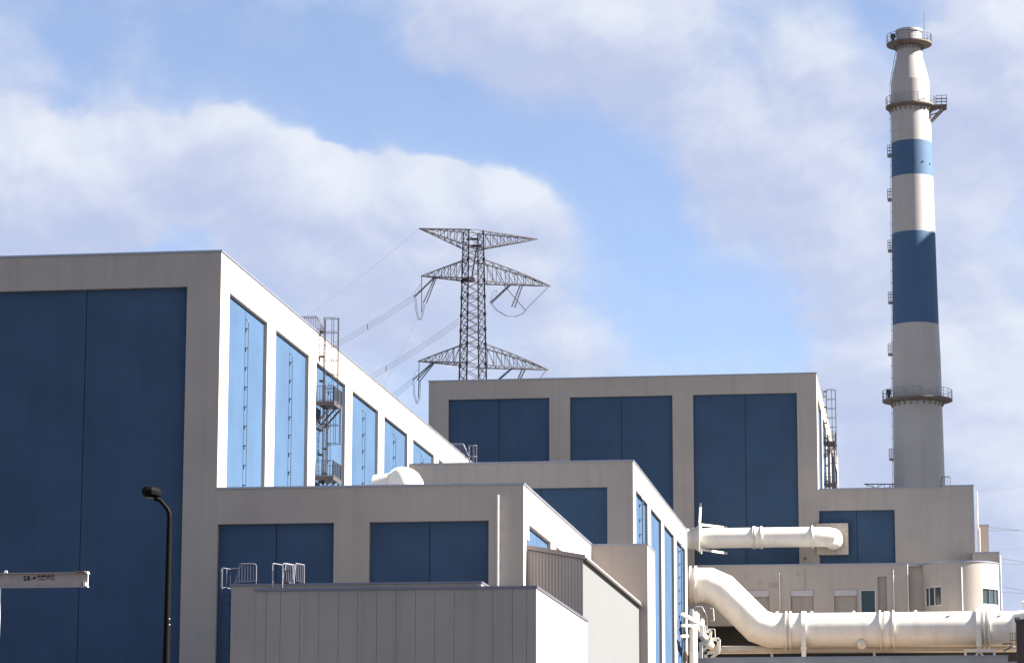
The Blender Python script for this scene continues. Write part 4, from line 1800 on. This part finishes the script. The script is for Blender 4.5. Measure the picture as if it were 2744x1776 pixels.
T1 = arm(-1, alen(130), tipz(130, 98), pz(120), pz(250), 7, bow=0.0)
T2 = arm(1, alen(1058), tipz(1058, 178), pz(122), pz(252), 8, bow=0.0)
M1 = arm(-1, alen(148), tipz(148, 475), pz(350), pz(505), 7, bow=0.04)
M2 = arm(1, alen(1160), tipz(1160, 550), pz(350), pz(520), 8)
L1 = arm(-1, alen(128), tipz(128, 1150), pz(1020), pz(1175), 7, bow=0.04)
L2 = arm(1, alen(1142), tipz(1142, 1215), pz(1020), pz(1185), 8)
mb = MB()
mb.box(PX-1.2, PX+0.9, YY-0.4, YY+0.4, pz(180)-0.1, pz(180)+0.12)
mb.box(PX-1.0, PX+1.6, YY-0.5, YY+0.3, pz(238)-0.2, pz(238)+0.2)
mb.bar((PX-0.3, YY, pz(500)), (PX+0.6, YY, pz(250)), 0.22)
mb.box(PX-1.8, PX+0.2, YY-0.8, YY+0.8, pz(500)-0.3, pz(500)+0.3)
mb.build('work_platform', 'pylon', PYL)


def Parm(cx, cy):
    L = (cx-556)*K/cos(TV)
    return PP(cx, cy, YY+sin(TH)*L)


def string(a, b, n=14, w=0.34):
    """insulator string of stacked discs"""
    mb = MB()
    d = (b-a)
    for i in range(n):
        p = a+d*((i+0.15)/n)
        q = a+d*((i+0.65)/n)
        mb.bar(p, q, w, 6, w*0.55)
    mb.bar(a, b, 0.09)
    return mb.build('insulator_string', 'insul', PYL)


for pts in (((255, 483), (95, 635)), ((240, 490), (85, 640)), ((262, 492), (185, 690)), ((250, 490), (160, 690)),
            ((858, 540), (700, 690)), ((848, 540), (690, 685)), ((948, 548), (885, 725)), ((930, 545), (862, 720)),
            ((250, 1150), (85, 1290)), ((238, 1155), (75, 1300)), ((250, 1160), (130, 1310)), ((240, 1160), (108, 1300)),
            ((868, 1205), (735, 1320)), ((860, 1205), (726, 1316)), ((968, 1215), (915, 1320)), ((945, 1213), (900, 1318))):
    string(Parm(*pts[0]), Parm(*pts[1]))
mb = MB()
for p, q in (((148, 480), (148, 760)), ((128, 1152), (122, 1440)), ((1158, 555), (970, 742)), ((970, 742), (795, 540)), ((1135, 1218), (1085, 1290))):
    mb.bar(Parm(*p), Parm(*q), 0.11)
# jumper loops
for dx in (0, 10):
    mb.path([Parm(695+dx, 690), Parm(740+dx, 745), Parm(815+dx, 790), Parm(885+dx, 795), Parm(945+dx, 770), Parm(970+dx, 742)], 0.07, 4)
    mb.path([Parm(92+dx, 640), Parm(100+dx, 740), Parm(115+dx, 810), Parm(135+dx, 820), Parm(150+dx, 770), Parm(165+dx, 695)], 0.07, 4)
    mb.path([Parm(78+dx, 1300), Parm(85+dx, 1420), Parm(105+dx, 1485), Parm(125+dx, 1440), Parm(130+dx, 1310)], 0.07, 4)
mb.path([Parm(85, 640), Parm(100, 590), Parm(138, 535), Parm(120, 620)], 0.05, 4)
mb.path([Parm(690, 690), Parm(715, 600), Parm(742, 585), Parm(735, 630)], 0.05, 4)
mb.path([Parm(75, 1300), Parm(95, 1240), Parm(130, 1205)], 0.05, 4)
mb.build('jumper', 'pylon', PYL)


def wire(label, pts, w, name='power_line', bundle=1, group='overhead power lines', spacers=(), m='wire'):
    mb = MB()
    for b_ in range(bundle):
        off = Vector((0, 0, 0.5*(b_-(bundle-1)/2)))
        mb.path([p+off for p in pts], w, 4)
    for i in spacers:
        p = pts[i]
        mb.box(p.x-0.10, p.x+0.10, p.y-0.1, p.y+0.1, p.z-0.5, p.z+0.5)
    o = mb.build(name, m)
    return tag(o, label, 'power line', group)


def sagline(a, b, sag, n=16):
    return [a.lerp(b, i/n)-Vector((0, 0, sag*4*(i/n)*(1-i/n))) for i in range(n+1)]


def farpt(x, y, Y):
    return aY(x, y, Y)


wire('bundled conductors sloping from the left tip of the middle cross arm', sagline(Parm(88, 640), farpt(620, 1010, 720), 3.0), 0.045, bundle=3, spacers=(3, 6))
wire('thin wire from the left tip of the top cross arm', sagline(T1, farpt(560, 980, 720), 3.0), 0.018)
wire('bundled conductors meeting the tower between middle and lower arms', sagline(PP(445, 830, YY+4), farpt(650, 1120, 760), 4.0), 0.045, bundle=3, spacers=(4, 8))
wire('bundled conductors sloping from the left tip of the lower cross arm', sagline(Parm(78, 1300), farpt(760, 1230, 700), 2.0), 0.045, bundle=3)
wire('faint steep wire below the left insulators of the middle arm', sagline(Parm(110, 815), PP(-260, 1500, 640), 1.0), 0.018)
for lab, (x0, y0), (x1, y1) in (('upper sloping wire right of the small stair head', (1198, 408), (1600, 445)), ('level wire right of the small stair head', (1190, 434), (1600, 432)),
                                ('upper wire beside the flat-topped block', (1290, 666), (1600, 708)), ('level wire beside the flat-topped block', (1290, 712), (1600, 716)),
                                ('upper wire beside the rounded bay', (1290, 898), (1600, 950)), ('lower wire beside the rounded bay', (1290, 946), (1600, 962)),
                                ('faint high wire at the right edge', (1060, 118), (1600, 55)), ('faint rising wire beside the stair head', (1180, 604), (1600, 566))):
    faint = 'faint' in lab
    a, b = P7(x0, y0, 420), P7(x1, y1, 440)
    a, b = a-(b-a)*0.25, a+(b-a)*5
    wire(lab, sagline(a, b, 0.15), 0.02 if faint else 0.05, m='pylon')

# ------------------------------------------------------------------ street lamp
YL = 75.0


def PS(cx, cy, Y=YL):
    return aY(.37393*cx, 1200+.37393*cy, Y)


pb = PS(1215, 440)
LP = thing('street_lamp', 'dark bronze street lamp with angular head in front of the navy panel', 'street lamp', (pb.x, YL, 0))
mb = MB()
mb.tube([(pb.x, YL, 0), (pb.x, YL, pb.z-0.25)], [0.155, 0.066], 20)
mb.build('pole', 'lamp', LP, 40)
mb = MB()
e1 = PS(1150, 372)
bend = Vector((pb.x, YL, pb.z-0.25))
pts = [bend, (pb.x-0.005, YL, pb.z-0.1), (pb.x-0.06, YL-0.01, pb.z+0.02), (e1.x, YL-0.08, e1.z), (e1.x-0.08, YL-0.12, e1.z+0.05)]
mb.tube(pts, [0.066, 0.064, 0.06, 0.052, 0.05], 16)
mb.build('arm', 'lamp', LP, 40)
# head: hexagonal hooded lantern, long axis up-left
hc = PS(1094, 325)
a, b = PS(1025, 318), PS(1165, 345)
hl = (b.x-a.x)/2
hz = hc.z


def headring(sc, dz, sy=0.30, tilt=0.12):
    pts = []
    for k in range(10):
        t = 2*pi*k/10
        x = cos(t)*hl*sc
        y = sin(t)*sy*sc
        pts.append((hc.x+x, YL-0.12+y, hz+dz-x*tilt))
    return pts


mb = MB()
rings = [headring(0.62, -0.14), headring(0.98, -0.05), headring(1.0, 0.05), headring(0.80, 0.13), headring(0.45, 0.165)]
vs = [p for r in rings for p in r]
fs = []
for i in range(len(rings)-1):
    for k in range(10):
        fs.append((i*10+k, i*10+(k+1) % 10, (i+1)*10+(k+1) % 10, (i+1)*10+k))
fs.append(tuple(range(40, 50)))
mb.add(vs, fs)
hd = mb.build('lamp_head', 'lamp', LP)
mb = MB()
mb.add(headring(0.60, -0.137), [tuple(range(10))])
mb.build('lens', 'lens', hd)
mb = MB()
mb.tube([(e1.x-0.02, YL-0.1, e1.z-0.02), (e1.x-0.12, YL-0.12, e1.z+0.06)], 0.075, 14)
mb.build('socket', 'lamp', hd, 40)
mb = MB()
for cy in (1222, 1264):
    p = PS(1214, cy, YL-0.10)
    mb.bar((p.x, YL-0.08, p.z), (p.x, YL-0.13, p.z), 0.03, 6)
mb.build('bolt', 'whitesteel', LP)

# ------------------------------------------------------------------ jib crane beam at the left
YJ = 95.0


def PJ(cx, cy, Y=YJ):
    return aY(.10924*cx, 1500+.10924*cy, Y)


tp, bt = PJ(2140, 300), PJ(2140, 655)
JX, JZ1, JZ0 = PJ(2150, 480).x, tp.z, bt.z
JB = thing('jib_crane', 'cream steel jib crane beam with black capacity lettering at the left edge', 'crane', (PJ(0, 700).x-0.2, YJ, 0))
xl = JX-5.2
mb = MB()
mb.box(xl, JX, YJ-0.012, YJ+0.012, JZ0+0.03, JZ1-0.03)
mb.build('web', 'beam', JB)
mb = MB()
mb.box(xl, JX, YJ-0.14, YJ+0.14, JZ1-0.028, JZ1)
mb.build('top_flange', 'beam', JB)
mb = MB()
mb.box(xl, JX, YJ-0.10, YJ+0.10, JZ0, JZ0+0.026)
mb.build('bottom_flange', 'beam', JB)
mb = MB()
mb.box(JX+0.002, JX+0.022, YJ-0.15, YJ+0.14, JZ1-0.05, JZ1+0.02)
mb.box(JX+0.002, JX+0.018, YJ-0.022, YJ+0.022, JZ0+0.03, JZ1-0.05)
mb.box(JX+0.002, JX+0.022, YJ-0.11, YJ+0.10, JZ0-0.01, JZ0+0.03)
mb.build('end_plate', 'whitesteel', JB)
mb = MB()
mb.box(JX-0.36, JX-0.01, YJ-0.36, YJ-0.15, JZ1-0.012, JZ1+0.02)
mb.build('stop_plate', 'rusty', JB)
mb = MB()
a = PJ(2085, 590)
mb.box(a.x-0.045, a.x+0.05, YJ-0.10, YJ-0.014, a.z-0.06, a.z+0.055)
mb.build('end_stop', 'whitesteel', JB)
mb = MB()
mb.box(a.x-0.085, a.x-0.05, YJ-0.08, YJ-0.014, a.z-0.055, a.z+0.055)
mb.build('rubber_buffer', 'ink', JB)
mb = MB()
c_ = PJ(142, 325)
n = 10
w_ = 0.065
prf = [(c_.x-w_, c_.z-0.02)] + [(c_.x-w_*0.85*cos(pi*i/n), c_.z+0.05+0.055*sin(pi*i/n)) for i in range(n+1)] + [(c_.x+w_, c_.z-0.02)]
vs = [(x, YJ-0.02, z) for x, z in prf]+[(x, YJ+0.02, z) for x, z in prf]
k_ = len(prf)
mb.add(vs, [tuple(range(k_)), tuple(range(2*k_-1, k_-1, -1))]+[(i, (i+1) % k_, k_+(i+1) % k_, k_+i) for i in range(k_)])
mb.build('lifting_eye', 'whitesteel', JB)
mb = MB()
x2 = PJ(18, 800).x
mb.tube([(x2-0.17, YJ, 0), (x2-0.17, YJ, JZ0-0.003)], 0.17, 24)
mb.build('post', 'whitesteel', JB, 40)


def text(s, x, z, h, m, wid=None, name='lettering', bold=0.0):
    cu = bpy.data.curves.new(name, 'FONT')
    cu.body = s
    cu.size = 1.0
    cu.offset = bold
    cu.extrude = 0.0
    ob = bpy.data.objects.new(name+'_tmp', cu)
    C.objects.link(ob)
    dg = bpy.context.evaluated_depsgraph_get()
    me = bpy.data.meshes.new_from_object(ob.evaluated_get(dg))
    bpy.data.objects.remove(ob)
    xs_ = [v.co.x for v in me.vertices]
    ys_ = [v.co.y for v in me.vertices]
    x0_, y0_ = min(xs_), min(ys_)
    sy = h/(max(ys_)-y0_)
    sx = sy if wid is None else wid/(max(xs_)-x0_)
    off = base_of(JB)
    for v in me.vertices:
        v.co = Vector((x+(v.co.x-x0_)*sx-off.x, YJ-0.0165-off.y, z+(v.co.y-y0_)*sy-off.z))
    me.materials.clear()
    me.materials.append(MT[m])
    me.name = name
    o = bpy.data.objects.new(name, me)
    C.objects.link(o)
    o.parent = JB
    return o


pxm = 0.10924*YJ/FPX*1.02                # metres per crop pixel at the beam
p = PJ(575, 505)
text('2.8', p.x, p.z, 125*pxm, 'ink', 172*pxm, bold=0.06)
p = PJ(752, 498)
text('t', p.x, p.z, 62*pxm, 'ink', 26*pxm, bold=0.05)
p = PJ(920, 425)
text('ELEPHANT', p.x, p.z, 55*pxm, 'ink', 450*pxm, bold=0.05)
# the two lines of small print, illegible at this distance
mb = MB()
for x0, z0, n, h in ((950, 492, 5, 34), (1075, 492, 2, 34), (1130, 464, 8, 28), (1255, 500, 3, 16)):
    for i in range(n):
        p = PJ(x0+i*28, z0)
        mb.quad((p.x, YJ-0.0165, p.z), (p.x+20*pxm, YJ-0.0165, p.z), (p.x+20*pxm, YJ-0.0165, p.z+h*pxm), (p.x, YJ-0.0165, p.z+h*pxm))
mb.build('small_print', 'bluePrint', JB)
mb = MB()
c_ = PJ(845, 438)
for (dx, dz, r) in ((0, 0, 30), (-22, -8, 20), (24, 10, 20)):
    vs = [(c_.x+(dx+r*cos(2*pi*i/12))*pxm, YJ-0.0165-0.0005*(r % 7), c_.z+(dz+r*1.15*sin(2*pi*i/12))*pxm) for i in range(12)]
    mb.add(vs, [tuple(range(12))])
mb.bar((c_.x-38*pxm, YJ-0.018, c_.z-10*pxm), (c_.x-30*pxm, YJ-0.018, c_.z-45*pxm), 8*pxm)
mb.build('emblem', 'ink', JB)

# pieces too small to pick apart one by one stay joined
for o in list(C.objects):
    if o.type == 'MESH' and o.parent and o.name.split('.')[0] in SMALL:
        o['kind'] = 'stuff'
